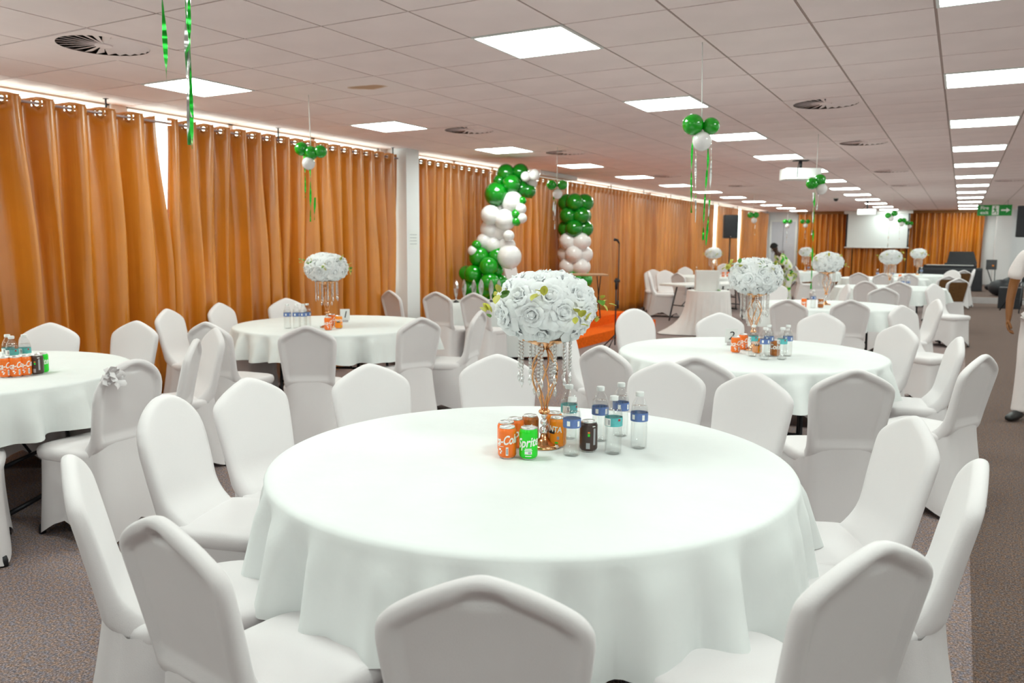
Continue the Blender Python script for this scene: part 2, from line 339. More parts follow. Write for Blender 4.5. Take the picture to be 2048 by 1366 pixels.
T3_CARD= [(-1.483, 6.045)]
STEMS= {'T1': (-1.332, 2.627), 'T2': (-4.895, 5.353), 'T3': (-1.277, 5.849)}
ARCH= [('g', -5.742, 9.753, 2.192, 0.141), ('g', -5.562, 9.873, 2.331, 0.115), ('g', -5.523, 10.055, 2.51, 0.094), ('g', -5.699, 9.955, 2.493, 0.101), ('g', -5.773, 9.897, 2.385, 0.07), ('g', -5.487, 10.042, 2.271, 0.094), ('g', -5.404, 10.084, 2.249, 0.081), ('g', -5.375, 9.854, 2.099, 0.043), ('g', -5.953, 9.644, 1.318, 0.125), ('g', -5.729, 9.769, 1.319, 0.105), ('g', -5.768, 9.593, 1.184, 0.115), ('g', -6.004, 9.579, 1.071, 0.117), ('g', -6.157, 9.63, 1.081, 0.087), ('g', -5.716, 9.748, 1.126, 0.07), ('g', -5.741, 9.577, 0.97, 0.115), ('g', -5.658, 9.758, 0.965, 0.078), ('g', -5.442, 9.789, 1.909, 0.051), ('g', -5.43, 9.782, 1.81, 0.049), ('g', -5.956, 9.575, 1.48, 0.053), ('g', -5.874, 9.62, 0.855, 0.109), ('g', -6.074, 9.646, 0.863, 0.11), ('g', -5.711, 9.71, 0.841, 0.094), ('w', -5.252, 9.975, 2.456, 0.061), ('w', -5.358, 9.913, 2.433, 0.054), ('w', -5.378, 10.117, 2.365, 0.07), ('w', -5.532, 9.853, 2.079, 0.131), ('w', -5.775, 9.842, 1.999, 0.086), ('w', -5.79, 9.684, 1.901, 0.12), ('w', -5.61, 9.774, 1.834, 0.131), ('w', -5.388, 9.831, 1.985, 0.061), ('w', -5.365, 9.825, 1.857, 0.055), ('w', -5.85, 9.757, 1.705, 0.105), ('w', -5.712, 9.829, 1.667, 0.101), ('w', -5.51, 9.709, 1.613, 0.061), ('w', -5.907, 9.7, 1.535, 0.086), ('w', -5.794, 9.756, 1.481, 0.094), ('w', -5.625, 9.85, 1.474, 0.101), ('w', -5.522, 9.751, 1.323, 0.146), ('w', -5.998, 9.54, 1.403, 0.054)]
BUNCH= [((-4.761, 5.045, 2.716), [(-4.782, 4.97, 2.276, 0.057), (-4.644, 5.044, 2.256, 0.053), (-4.712, 5.005, 2.244, 0.057)], [(-4.724, 4.986, 2.158, 0.053)], [(-4.762, 4.977, 2.247, 1.881, 'g'), (-4.714, 4.986, 2.125, 1.685, 'g'), (-4.662, 4.98, 1.881, 1.698, 'g')]), ((-1.43, 4.848, 2.716), [(-1.447, 4.769, 2.23, 0.063), (-1.352, 4.82, 2.222, 0.051)], [(-1.393, 4.784, 2.13, 0.057)], [(-1.44, 4.764, 2.168, 1.71, 'g'), (-1.416, 4.764, 2.08, 1.651, 's'), (-1.365, 4.806, 2.169, 1.962, 'g'), (-1.347, 4.812, 2.139, 1.592, 's'), (-1.336, 4.767, 1.784, 1.512, 'g'), (-1.359, 4.78, 1.962, 1.547, 'g')]), ((-4.541, 9.239, 2.716), [(-4.576, 9.152, 2.245, 0.063), (-4.454, 9.22, 2.246, 0.063)], [(-4.502, 9.177, 2.133, 0.063)], [(-4.547, 9.154, 2.151, 1.932, 'g'), (-4.525, 9.167, 2.151, 1.693, 's'), (-4.536, 9.147, 2.057, 1.806, 's')]), ((-1.445, 9.379, 2.716), [(-1.471, 9.287, 2.18, 0.065), (-1.398, 9.334, 2.218, 0.065)], [(-1.377, 9.332, 2.121, 0.06)], [(-1.433, 9.298, 2.11, 1.028, 'g'), (-1.45, 9.285, 2.083, 1.623, 's'), (-1.41, 9.312, 2.11, 1.894, 's')]), ((-4.515, 20.131, 2.716), [(-4.579, 20.095, 2.217, 0.075), (-4.461, 20.161, 2.218, 0.075)], [(-4.495, 20.123, 2.084, 0.07)], [(-4.463, 20.141, 2.084, 1.73, 's')]), ((-4.892, 26.587, 2.716), [(-4.961, 26.548, 2.221, 0.075), (-4.823, 26.626, 2.222, 0.075)], [(-4.883, 26.572, 2.08, 0.07)], [(-4.893, 26.559, 2.032, 1.559, 's')]), ((-4.393, 26.868, 2.716), [(-4.476, 26.821, 2.225, 0.075), (-4.324, 26.907, 2.226, 0.075)], [(-4.384, 26.854, 2.099, 0.07)], [(-4.38, 26.847, 2.036, 1.673, 's')]), ((-1.587, 22.179, 2.716), [(-1.664, 22.137, 2.237, 0.075), (-1.525, 22.222, 2.288, 0.075)], [(-1.593, 22.165, 2.163, 0.07)], [(-1.625, 22.146, 2.151, 1.444, 's')]), ((-1.63, 27.149, 2.716), [(-1.697, 27.112, 2.242, 0.075), (-1.591, 27.171, 2.243, 0.075)], [(-1.65, 27.123, 2.137, 0.07)], [(-1.69, 27.101, 2.137, 1.654, 's')]), ((-1.615, 30.568, 2.716), [(-1.69, 30.526, 2.246, 0.075), (-1.569, 30.591, 2.23, 0.075)], [(-1.607, 30.555, 2.128, 0.07)], [(-1.605, 30.552, 2.094, 1.535, 's')]), ((-1.958, 1.57, 2.716), [(-1.972, 1.54, 2.357, 0.07), (-1.923, 1.57, 2.371, 0.065)], [(-1.946, 1.55, 2.308, 0.06)], [(-1.979, 1.531, 2.295, 1.948, 'g'), (-1.919, 1.564, 2.2960000000000003, 1.786, 'g'), (-1.924, 1.562, 2.2960000000000003, 1.797, 's'), (-1.913, 1.566, 2.282, 1.873, 's')])]

# ================================================================ the room
XL, XR, YB, YF = -6.62, 3.70, -3.2, 32.0
struct(part('floor', MB().box(XL - 0.3, XR + 0.3, YB - 0.3, YF + 0.3, -0.12, 0.0), 'carpet', smooth=False))
ceiling = struct(part('ceiling', MB().box(XL - 0.3, XR + 0.3, YB - 0.3, YF + 0.3, CEIL + 0.03, CEIL + 0.15), 'tbar', smooth=False))
GX0, GY0, GS = -5.596, 4.10, 0.6
def cell(i, j): return GX0 + GS * i, GY0 + GS * j
L_ROWS = list(range(-2, 12)); LIGHT_COLS = {'left': 0, 'middle': 5, 'right': 9, 'side': 14}  # the side row is unseen, added to brighten the hall
light_cells = {(c, 4 * k): (n, k) for n, c in LIGHT_COLS.items() for k in L_ROWS}
vent_cells = [(1, -2), (1, 5), (1, 9), (1, 16), (2, 21), (7, 5), (7, 10), (7, 17), (7, 23), (10, 22)]
tile_me = MB().box(-0.293, 0.293, -0.293, 0.293, 0.0, 0.016).mesh('ceiling_tile', 'tile', False)
edge_me = MB().box(-0.232, 0.293, -0.293, 0.293, 0.0, 0.016).mesh('ceiling_tile', 'tile', False)
def to_px(p):
    d = Vector(p) - Vector((0, 0, EYE)); z = d.dot(fwd)
    return (1024 + FPX * d.dot(r2) / z, 683 - FPX * d.dot(u2) / z, z) if z > 0.2 else None
near, rest = [], []
for i in range(-2, 16):
    for j in range(-12, 47):
        if (i, j) in light_cells or (i, j) in vent_cells: continue
        x, y = cell(i, j); cx, cy = x + 0.3, y + 0.3
        if cy > YF or cx > XR + 0.2 or cy < YB: continue
        q = to_px((cx, cy, CEIL)); seen = q and -150 < q[0] < 2198 and -150 < q[1] < 1366
        (near if seen else rest).append((q[2] if q else 99, i, cx, cy, (i, j)))
near.sort(); rest += near[300:]; near = near[:300]
for d, i, cx, cy, ij in near:
    o = link('ceiling_tile', edge_me if i == -2 else tile_me, ceiling, loc=(cx, cy, CEIL))
    if ij == (2, 1): o.data = tile_me.copy(); o.data.materials[0] = MATS['stained_tile']; o['label'] = 'tile with a brown water stain'
mb = MB()
for d, i, cx, cy, ij in rest: mb.box(cx - (0.232 if i == -2 else 0.293), cx + 0.293, cy - 0.293, cy + 0.293, CEIL, CEIL + 0.016)
o = part('far_ceiling_tiles', mb, 'tile', ceiling, False); o['kind'] = 'stuff'
run_me = MB().box(-0.012, 0.012, YB, YF, 0.004, 0.012).mesh('ceiling_runner', 'tbar', False)
for i in range(-1, 16): link('ceiling_runner', run_me, ceiling, loc=(GX0 + GS * i, 0, CEIL))
tee_me = MB().box(XL, XR, -0.012, 0.012, 0.004, 0.012).mesh('cross_tee', 'tbar', False)
for j in range(-12, 47): link('cross_tee', tee_me, ceiling, loc=(0, GY0 + GS * j, CEIL))
ORD = ['first', 'second', 'third', 'fourth', 'fifth', 'sixth', 'seventh', 'eighth', 'ninth', 'tenth', 'eleventh', 'twelfth', 'thirteenth', 'fourteenth']
# lamps: one frame and one diffuser mesh shared by every panel
fr = MB()
for a in ((-.296, .296, -.296, -.28), (-.296, .296, .28, .296), (-.296, -.28, -.28, .28), (.28, .296, -.28, .28)): fr.box(*a, -0.006, 0.012)
fr_me = fr.mesh('frame', 'white_paint', False); df_me = MB().add([(-.28, -.28, -.002), (-.28, .28, -.002), (.28, .28, -.002), (.28, -.28, -.002)], [(0, 1, 2, 3)]).mesh('diffuser', 'panel_light', False)
first_seen = {'left': 0, 'middle': 0, 'right': 0, 'side': 99}
for (i, j), (n, k) in light_cells.items():
    x, y = cell(i, j)
    if y + 0.5 > YF: continue
    if k >= first_seen[n]: lab = 'glowing square ceiling panel, %s from the camera in the %s row' % (ORD[k - first_seen[n]], n)
    elif n == 'side': lab = 'added ceiling panel outside the picture, outermost right row, %s from the back' % ORD[k + 2]
    else: lab = 'ceiling panel outside the picture behind the camera, %s row, %s' % (n, 'nearer' if k == -1 else 'farther')
    t = thing('ceiling_light', lab, 'light', (x + 0.3, y + 0.3, CEIL), 0, 'ceiling light panels')
    link('frame', fr_me, t); link('diffuser', df_me, t)
# swirl air diffusers
pl = MB(); N = 48; ring = []; sq = []
for q in range(N):
    a = 2 * math.pi * q / N; c, s = math.cos(a), math.sin(a); k = 0.296 / max(abs(c), abs(s))
    ring.append((0.262 * c, 0.262 * s, -0.004)); sq.append((k * c, k * s, -0.004))
pl.add(ring + sq, [(q, (q + 1) % N, N + (q + 1) % N, N + q) for q in range(N)])
pl.add([(x, y, -0.004) for x, y, z in sq] + [(x, y, 0.014) for x, y, z in sq], [(q, N + q, N + (q + 1) % N, (q + 1) % N) for q in range(N)])
pl_me = pl.mesh('face_plate', 'tile', False)
bk_me = MB().lathe([(0.27, 0.028), (0.27, 0.032)], 32).mesh('duct_opening', 'dark_hole', False)
hub_me = MB().lathe([(0.05, -0.006), (0.05, 0.02)], 24).mesh('hub', 'tile', False)
bl = MB(); wi, wo, tl = 0.010, 0.027, R(27)
def bladept(r_, w, s): return (r_, s * w * math.cos(tl), 0.004 - s * w * math.sin(tl) * 0.6)
bl.add([bladept(.045, wi, -1), bladept(.262, wo, -1), bladept(.262, wo, 1), bladept(.045, wi, 1)] + [(x, y, z + .003) for x, y, z in (bladept(.045, wi, -1), bladept(.262, wo, -1), bladept(.262, wo, 1), bladept(.045, wi, 1))],
       [(0, 1, 2, 3), (7, 6, 5, 4), (0, 4, 5, 1), (1, 5, 6, 2), (2, 6, 7, 3), (3, 7, 4, 0)])
bl_me = bl.mesh('blade', 'tile', False)
VL = ['nearest the camera, above the left curtains', 'in the left half, beside the second left light', 'in the left half, above the balloon garland', 'in the left half, above the gold curtains far along', 'far left, small and dark near the curtains', 'nearest of the right half, between middle and right lights', 'second of the right half, beyond the nearest one', 'third of the right half, near the ceiling projector', 'fourth of the right half, small and far', 'right of the right light row, small and far']
for (i, j), vl in zip(vent_cells, VL):
    x, y = cell(i, j)
    t = thing('ceiling_vent', 'square ceiling vent with swirl blades, ' + vl, 'vent', (x + .3, y + .3, CEIL), 0, 'swirl ceiling vents')
    link('face_plate', pl_me, t); link('duct_opening', bk_me, t); link('hub', hub_me, t)
    for q in range(24): link('blade', bl_me, t, rz=2 * math.pi * q / 24)

# walls; the left wall has window bays between piers
wl = MB(); bays = [(1.2, 4.55), (4.7, 8.3), (8.95, 13.4), (13.6, 18.4), (18.6, 23.6), (23.75, 26.5), (26.7, 30.6)]
SILL, HEAD = 0.85, 2.714
wl.box(XL - .25, XL, YB, YF, 0, SILL); wl.box(XL - .25, XL, YB, YF, HEAD, CEIL + .1)
ys = [YB] + [v for b_ in bays for v in b_] + [YF]
for a, b_ in zip(ys[::2], ys[1::2]): wl.box(XL - .25, XL, a, b_, SILL, HEAD)
struct(part('wall_left', wl, 'wall', smooth=False))
for n, (a, b_) in enumerate(bays):
    w = thing('window_%d' % (n + 1), 'x', 'x'); del w['label']; del w['category']; struct(w)
    f = MB(); X0, X1 = XL - .08, XL - .03
    f.box(X0, X1, a, b_, SILL, SILL + .06); f.box(X0, X1, a, b_, HEAD - .012, HEAD); k = max(2, round((b_ - a) / 1.2))
    for q in range(k + 1):
        yy = lerp(a, b_, q / k); f.box(X0, X1, max(a, yy - .03), min(b_, yy + .03), SILL, HEAD)
    part('window_frame', f, 'white_paint', w, False)
    for q in range(k): part('pane', MB().box(XL - .058, XL - .052, lerp(a, b_, q / k) + .03, lerp(a, b_, (q + 1) / k) - .03, SILL + .06, HEAD - .012), 'window_glass', w, False)
    part('window_sill', MB().box(XL - .2, XL + .03, a, b_, SILL - .02, SILL + .005), 'white_paint', w, False)
struct(part('wall_right', MB().box(XR, XR + .2, YB, YF, 0, CEIL + .1), 'wall', smooth=False))
struct(part('wall_back', MB().box(XL, XR, YB - .2, YB, 0, CEIL + .1), 'wall', smooth=False))
struct(part('wall_far', MB().box(XL, XR, YF, YF + .2, 0, CEIL + .1), 'wall', smooth=False))
struct(part('trim_1', MB().box(XL - .02, XL + .04, YB, YF, CEIL - .002, CEIL + .02), 'tile', smooth=False))     # ceiling edge angle
struct(flat_bevel(part('wall_pier', MB().box(XL, -6.30, 8.42, 8.70, 0, CEIL), 'wall', smooth=False)))
struct(part('wall_bulkhead', MB().box(XL, -6.2, 12.0, 13.45, CEIL - .07, CEIL), 'wall', smooth=False))
struct(part('baseboard_left', MB().box(XL, XL + .03, YB, YF, 0, .10), 'tbar', smooth=False))
# white double door on the far wall
d = thing('door_1', 'x', 'x'); del d['label']; del d['category']; struct(d)
part('door_leaf', MB().box(-6.45, -6.02, YF - .05, YF, 0, 2.35), 'wall_grey', d, False); part('door_leaf', MB().box(-6.0, -5.57, YF - .05, YF, 0, 2.35), 'wall_grey', d, False)
f = MB(); f.box(-6.52, -6.45, YF - .07, YF, 0, 2.42); f.box(-5.57, -5.50, YF - .07, YF, 0, 2.42); f.box(-6.45, -5.57, YF - .07, YF, 2.35, 2.42); part('door_frame', f, 'white_paint', d, False)
part('door_handle', MB().box(-6.07, -6.05, YF - .11, YF - .05, .95, 1.25), 'chrome', d, False); part('door_handle', MB().box(-5.97, -5.95, YF - .11, YF - .05, .95, 1.25), 'chrome', d, False)
struct(part('wall_far_pier', MB().box(0.95, 1.40, YF - 1.0, YF, 0, CEIL), 'wall', smooth=False))
struct(part('trim_2', MB().box(-5.5, 0.9, YF - .30, YF - .02, CEIL - .10, CEIL), 'curtain_dark', smooth=False))     # pelmet of the far curtains
# low platform in front of the far curtains
pf = struct(part('floor_platform', MB().box(-2.2, 1.9, 24.2, YF, 0, .155), 'carpet', smooth=False)); part('riser', MB().box(-2.2, 1.9, 24.17, 24.2, 0, .155), 'riser', pf, False)

# ================================================================ curtains
random.seed(5)
gr_me = MB().tube([(0, 0.031 * math.cos(2 * math.pi * q / 16), 0.031 * math.sin(2 * math.pi * q / 16)) for q in range(16)], 0.0105, 6, closed=True).mesh('grommet', 'brass_ring')
XC, ROD_Z = -6.42, 2.588
def curtain(name, label, a, b_, along='y', pos=XC, top=2.630, bot=0.03, material='curtain', wave=0.155, amp=0.055, dens=26, grom=True, gather=0.0, fl=0.0, frr=0.0):
    t = thing(name, label, 'curtain', (pos, (a + b_) / 2, 0) if along == 'y' else ((a + b_) / 2, pos, 0), 0, 'gold satin curtains')
    ln = b_ - a; nw = max(3, round(ln / wave)); cols = nw * 12 + 1
    zs = [top, ROD_Z + .021, ROD_Z - .021] + [lerp(ROD_Z - .10, bot, q / 13) for q in range(14)]
    ph = [random.uniform(-1, 1) for _ in range(nw * 2 + 4)]; am = [random.uniform(.6, 1.3) for _ in range(nw * 2 + 4)]
    lo = [random.uniform(0, 6.28) for _ in range(6)]; G = []
    for r_, z in enumerate(zs):
        v = (top - z) / (top - bot); row = []
        for c in range(cols):
            u = c / 12; k = int(u * 2)
            am_ = lerp(1, lerp(am[k], am[k + 1], u * 2 - k), sstep(v * 4)); f = math.sin(2 * math.pi * u)
            f = math.copysign(abs(f) ** lerp(1.0, .75, v), f) * am_
            drift = 0.06 * sstep(v * 1.6) * (math.sin(u * 1.37 + lo[0] + v * .7) + .6 * math.sin(u * 2.9 + lo[1]))
            off = amp * f + drift * .6 + 0.018 * math.sin(11.0 * u + 4 * v + lo[2]) * sstep(v * 2) + .010 * math.sin(23 * u - 3 * v + lo[3]) * sstep(v * 2)
            s_ = (u / nw - .5) * ln * (1 - gather * v) + 0.22 * wave * (lerp(ph[k], ph[k + 1], u * 2 - k)) * sstep(v * 2)
            w_ = sstep(v * 1.9); s_ += frr * w_ * (u / nw) ** 5 - fl * w_ * (1 - u / nw) ** 5
            zz = z + (0.008 * math.cos(4 * math.pi * u) if r_ == 0 else 0)
            row.append((off, s_, zz) if along == 'y' else (s_, -off, zz))
        G.append(row)
    mb = MB(); mb.grid(G)
    if grom:
        n_ = cols - 1; gone = {n_ + 6 * q + d_ for q in range(2 * nw + 1) for d_ in (-1, 0) if 0 < q < 2 * nw or (q == 0 and d_ == 0)}      # eyelet holes in the second row of cells
        mb.f = [f_ for i_, f_ in enumerate(mb.f) if i_ not in gone]
    o = part('fabric', mb, material, t)
    so = o.modifiers.new('thickness', 'SOLIDIFY'); so.thickness = 0.002
    if grom:
        for q in range(1, 2 * nw):
            g = link('grommet', gr_me, t, loc=(0.0, (q / 2 / nw - .5) * ln, ROD_Z)); sl = math.atan2(2 * math.pi * amp, wave); g.rotation_euler = (0, 0, sl if q % 2 else -sl)
    return t
CUR = [(2.45, 4.84, 'gold curtain with large folds at the left edge of the picture', .27, .085), (4.965, 8.38, 'wide gold curtain behind the table with four water bottles', .20, .07),
       (8.71, 10.72, 'gold curtain right of the white pillar, left of the balloons', .2, .065), (10.74, 13.5, 'gold curtain between the balloon garland and the balloon column', .2, .065),
       (13.52, 16.62, 'gold curtain right of the balloon column, behind the microphone stand', .2, .065), (16.64, 23.45, 'longest gold curtain, behind the chairs and the white carton', .22, .07),
       (23.95, 26.35, 'gold curtain behind the tripod loudspeaker', .24, .07), (26.92, 31.0, 'last gold curtain on the left wall, left of the white door', .26, .07)]
for q, (a, b_, lab, wv, am_) in enumerate(CUR): curtain('curtain', lab, a, b_, wave=wv, amp=am_, grom=a < 20, frr=.10 if q == 0 else 0, fl=.04 if q == 1 else 0)
FC = [(-5.45, -3.55, 'brown gold curtain on the far wall, left of the projection screen', 'curtain'), (-3.52, -1.75, 'brown gold curtain on the far wall, behind the projection screen', 'curtain'),
      (-1.72, 0.62, 'brown gold curtain on the far wall, right of the projection screen', 'curtain')]
for a, b_, lab, mm in FC: curtain('curtain', lab, a, b_, along='x', pos=YF - .22, material=mm, wave=.2, amp=.07, grom=False, bot=.17 if a > -2 else .03)
for a, b_, lab in [(2.3, 8.4, 'silver curtain rod across the two left curtains'), (8.72, 13.48, 'silver curtain rod behind the balloon garland'), (13.55, 23.5, 'silver curtain rod over the long right-hand curtains'), (23.9, 31.0, 'silver curtain rod above the loudspeaker, farthest one')]:
    t = thing('curtain_rod', lab, 'curtain rod', (XC, a, ROD_Z), 0, 'curtain rods')
    part('rod', MB().tube([(0, 0, 0), (0, b_ - a, 0)], .011, 10), 'rod', t)
    n = max(2, int((b_ - a) / 1.9))
    for q in range(n + 1):
        y = .1 + (b_ - a - .2) * q / n
        part('bracket', MB().box(-.006, .006, y - .005, y + .005, .0, CEIL - ROD_Z).box(-.02, .02, y - .014, y + .014, CEIL - ROD_Z - .004, CEIL - ROD_Z), 'black_metal', t, False)

# ================================================================ chairs
def poly_dist(P, x, z):
    best = 9
    for (x0, z0), (x1, z1) in zip(P, P[1:]):
        dx, dz = x1 - x0, z1 - z0; t = max(0, min(1, ((x - x0) * dx + (z - z0) * dz) / (dx * dx + dz * dz + 1e-12)))
        best = min(best, math.hypot(x - x0 - t * dx, z - z0 - t * dz))
    return best
CROWN = [(0, .176), (.2, .184), (.4, .194), (.6, .204), (.70, .208), (.75, .2075), (.78, .204), (.81, .196), (.84, .181), (.87, .160), (.90, .134), (.93, .104), (.96, .070), (.98, .043), (.992, .025), (1.0, .005)]
ROUND = [(0, .176), (.2, .186), (.4, .196), (.6, .201), (.70, .197), (.78, .184), (.85, .160), (.90, .134), (.94, .104), (.97, .074), (.99, .043), (1.0, .008)]
def back_mesh(prof, recess_mat=None):
    vsamp = [0, .03, .06, .1, .14, .18, .22, .27, .33, .40, .47, .54, .60, .66, .70, .73, .76, .78, .80, .82, .84, .86, .88, .90, .92, .94, .955, .97, .98, .99, 1.0]
    HZ = .495
    P = [(w, v * HZ) for v, w in prof]; P2 = P + [(-x, z) for x, z in reversed(P)]
    mb = MB(); NF, NR = 17, 29; rings = []
    for v in vsamp:
        w = interp(prof, v); cy = -.196 - .108 * v ** 1.15; z = .435 + HZ * v; t = lerp(.058, .042, v); row = []
        for q in range(NF):
            u = math.sin(math.pi / 2 * (2 * q / (NF - 1) - 1)); x = w * u; e = min(1, poly_dist(P2, x, v * HZ) / .018) if v > .1 else min(1, (w - abs(x)) / .018)
            y = cy + t / 2 * math.sqrt(max(0, 1 - (1 - e) ** 2)) + (.115 * (1 - v / .32) ** 2.2 * (.3 + .7 * e) if v < .32 else 0)
            row.append((x, y, z))
        for q in range(1, NR - 1):
            u = -math.sin(math.pi / 2 * (2 * q / (NR - 1) - 1)); x = w * u; dd = poly_dist(P2, x, v * HZ) if v > .1 else w - abs(x); e = min(1, dd / .02)
            y = cy - t / 2 * math.sqrt(max(0, 1 - (1 - e) ** 2)) + .014 * sstep((dd - .030) / .012) * sstep((v - .17) / .05) + (.035 * (1 - v / .12) if v < .12 else 0)
            if v > .75: y += .012 * max(0, 1 - (x / .052) ** 2 - ((v - .905) / .05) ** 2)
            row.append((x, y, z))
        rings.append(row)
    o = len(mb.v); n = len(rings[0])
    for r_ in rings: mb.v += r_
    for i in range(len(rings) - 1):
        for j in range(n): mb.f.append((i * n + j, i * n + (j + 1) % n, (i + 1) * n + (j + 1) % n, (i + 1) * n + j))
    mb.f.append(tuple(range(n))[::-1]); mb.f.append(tuple((len(rings) - 1) * n + j for j in range(n)))
    return mb
def sup(a, n=4.0):
    c, s = math.cos(a), math.sin(a); return math.copysign(abs(c) ** (2 / n), c), math.copysign(abs(s) ** (2 / n), s)
def seat_mesh():
    mb = MB(); N = 44; rows = [(.96, .405), (1.0, .415), (1.02, .435), (1.015, .452), (.985, .465), (.92, .472), (.7, .478), (.35, .481), (.01, .482)]
    for k, z in rows:
        for j in range(N):
            cx, cy = sup(2 * math.pi * j / N, 5); wd = lerp(.203, .216, (cy + 1) / 2)
            mb.v.append((cx * wd * k, .02 + cy * .208 * k, z))
    for i in range(len(rows) - 1):
        for j in range(N): mb.f.append((i * N + j, i * N + (j + 1) % N, (i + 1) * N + (j + 1) % N, (i + 1) * N + j))
    mb.f.append(tuple((len(rows) - 1) * N + j for j in range(N)))
    return mb
def skirt_mesh():
    mb = MB(); N = 64; rows = 11
    for i in range(rows):
        t = i / (rows - 1)
        for j in range(N):
            cx, cy = sup(2 * math.pi * j / N, 4); k = min(1, (abs(cx * cy) / .707)) ** 1.6
            rr_ = sstep((-cy - .80) / .12); top = (cx * lerp(.207, .219, rr_), (.018 + cy * .207) if cy > 0 else (.018 + cy * lerp(.243, .2545, rr_)), lerp(.445, .508, rr_))
            bx = cx * .236; by = cy * .243 if cy > 0 else cy * .335
            arch = .115 if cy > .85 else .095
            pull = (1 - k); bx *= 1 - .11 * pull; by *= 1 - .10 * pull
            zb = .008 + arch * pull; e = t ** 1.35
            x, y, z = lerp(top[0], bx, e), lerp(top[1], by, e), lerp(top[2], zb, t)
            cv = 1 - (.07 if cy > -.6 else .0) * pull * math.sin(math.pi * t); mb.v.append((x * cv, y * cv, z))
    for i in range(rows - 1):
        for j in range(N): mb.f.append((i * N + j, i * N + (j + 1) % N, (i + 1) * N + (j + 1) % N, (i + 1) * N + j))
    return mb
BACK = {'crown': back_mesh(CROWN).mesh('backrest', 'cover'), 'round': back_mesh(ROUND).mesh('backrest', 'cover')}
BACK['brown'] = BACK['crown']
SEAT = seat_mesh().mesh('seat', 'cover'); SKIRT = skirt_mesh().mesh('skirt', 'cover')
for me in (SKIRT,): pass
FOOT = MB().lathe([(.017, 0), (.017, .03), (.012, .05)], 12).mesh('foot', 'black_metal')
bp_ = MB(); pts = []
for v in (.12, .2, .3, .4, .5, .6, .7, .76, .80, .84): pts.append((max(.02, interp(CROWN, v) - .04), v))
for sgn in (1,): bp_.grid([[(-w, -.196 - .108 * v ** 1.15 - .031, .435 + .495 * v), (0, -.196 - .108 * v ** 1.15 - .033, .435 + .495 * v), (w, -.196 - .108 * v ** 1.15 - .031, .435 + .495 * v)] for w, v in pts])
PANEL = bp_.mesh('back_panel', 'brown_fabric')
tuft = MB(); random.seed(3)
for q in range(26):
    c = Vector((-.14 + random.uniform(-.035, .035), -.315 + random.uniform(-.03, .01), .86 + random.uniform(-.04, .035))); a = random.uniform(0, 6); 
    u = Vector((math.cos(a), .3 * math.sin(a), math.sin(a))) * .016; w = Vector((-math.sin(a), .6, math.cos(a))) * .02
    tuft.grid([[c - u - w, c - w * 1.1 + Vector((0, -.01, 0)), c + u - w], [c - u, c + Vector((0, -.012, .004)), c + u], [c - u + w, c + w, c + u + w]])
TUFT = tuft.mesh('frill', 'cover')
for x, y, ang, kind, lab in CHAIRS:
    t = thing('banquet_chair', lab, 'chair', (x, y, 0), R(ang - 90), 'white covered banquet chairs')
    link('backrest', BACK[kind], t); link('seat', SEAT, t); link('skirt', SKIRT, t)
    for sx_, sy_ in ((-.193, .200), (.193, .200), (-.193, -.272), (.193, -.272)): link('foot', FOOT, t, loc=(sx_, sy_, 0))
    if kind == 'brown': link('back_panel', PANEL, t)['label'] = 'bare brown upholstery'
    if 'frilly tuft' in lab: link('frill', TUFT, t)
t = thing('banquet_chair', 'white-covered chair up on the orange stage, between the two balloon pieces', 'chair', (-5.95, 11.0, .30), R(-90), 'white covered banquet chairs')
link('backrest', BACK['crown'], t); link('seat', SEAT, t); link('skirt', SKIRT, t)
for sx_, sy_ in ((-.193, .200), (.193, .200), (-.193, -.272), (.193, -.272)): link('foot', FOOT, t, loc=(sx_, sy_, 0))

# ================================================================ round tables
TR, TZ = .905, .76
top_me = MB().lathe([(TR - .03, .715), (TR, .722), (TR, .742), (TR - .01, .748)], 64).mesh('tabletop', 'tabletop_wood')
def folding_leg():
    mb = MB()
    for s in (-1, 1): mb.tube([(s * .36, 0, .71), (s * .36, .04, .10), (s * .36, .045, .02)], .014, 8)
    mb.tube([(-.36, .03, .28), (.36, .03, .28)], .011, 8); mb.tube([(-.40, .045, .014), (.40, .045, .014)], .014, 8); mb.tube([(0, .0, .28), (0, -.30, .70)], .009, 6)
    return mb.mesh('folding_leg', 'black_metal')
leg_me = folding_leg()
def cloth_mesh(seed, drop=.305, N=220, amp=1.0, lean=0.0, la=0.0):
    rnd = random.Random(seed); mb = MB()
    comps = [(n, rnd.uniform(0, 6.28), a) for n, a in ((5, .4), (13, .6), (21, .95), (29, .85), (43, .45))]
    top = [(.05, 0), (.3, 0), (.6, 0), (.8, 0), (.88, 0), (.904, -.001), (.914, -.006), (.919, -.014)]
    for r_, dz in top:
        for j in range(N):
            a = 2 * math.pi * j / N; mb.v.append((r_ * math.cos(a), r_ * math.sin(a), TZ + dz))
    rows = 14
    for i in range(1, rows + 1):
        t = i / rows
        for j in range(N):
            a = 2 * math.pi * j / N; f = sum(k * math.sin(n * a + p + .5 * math.sin(3 * a + p)) for n, p, k in comps)
            r_ = .919 + .012 * t + amp * (.008 * sstep(t * 3) + .027 * t ** 1.1) * (math.copysign(abs(f) ** .85, f) + .9)
            hem = TZ - .014 - (drop + lean * math.cos(a - la) + .014 * math.sin(3 * a + comps[0][1]) + .010 * math.sin(8 * a + comps[1][1])) * t
            mb.v.append((r_ * math.cos(a), r_ * math.sin(a), hem))
    R_ = len(top) + rows
    for i in range(R_ - 1):
        for j in range(N): mb.f.append((i * N + (j + 1) % N, i * N + j, (i + 1) * N + j, (i + 1) * N + (j + 1) % N))
    mb.f.append(tuple(range(N))); return mb
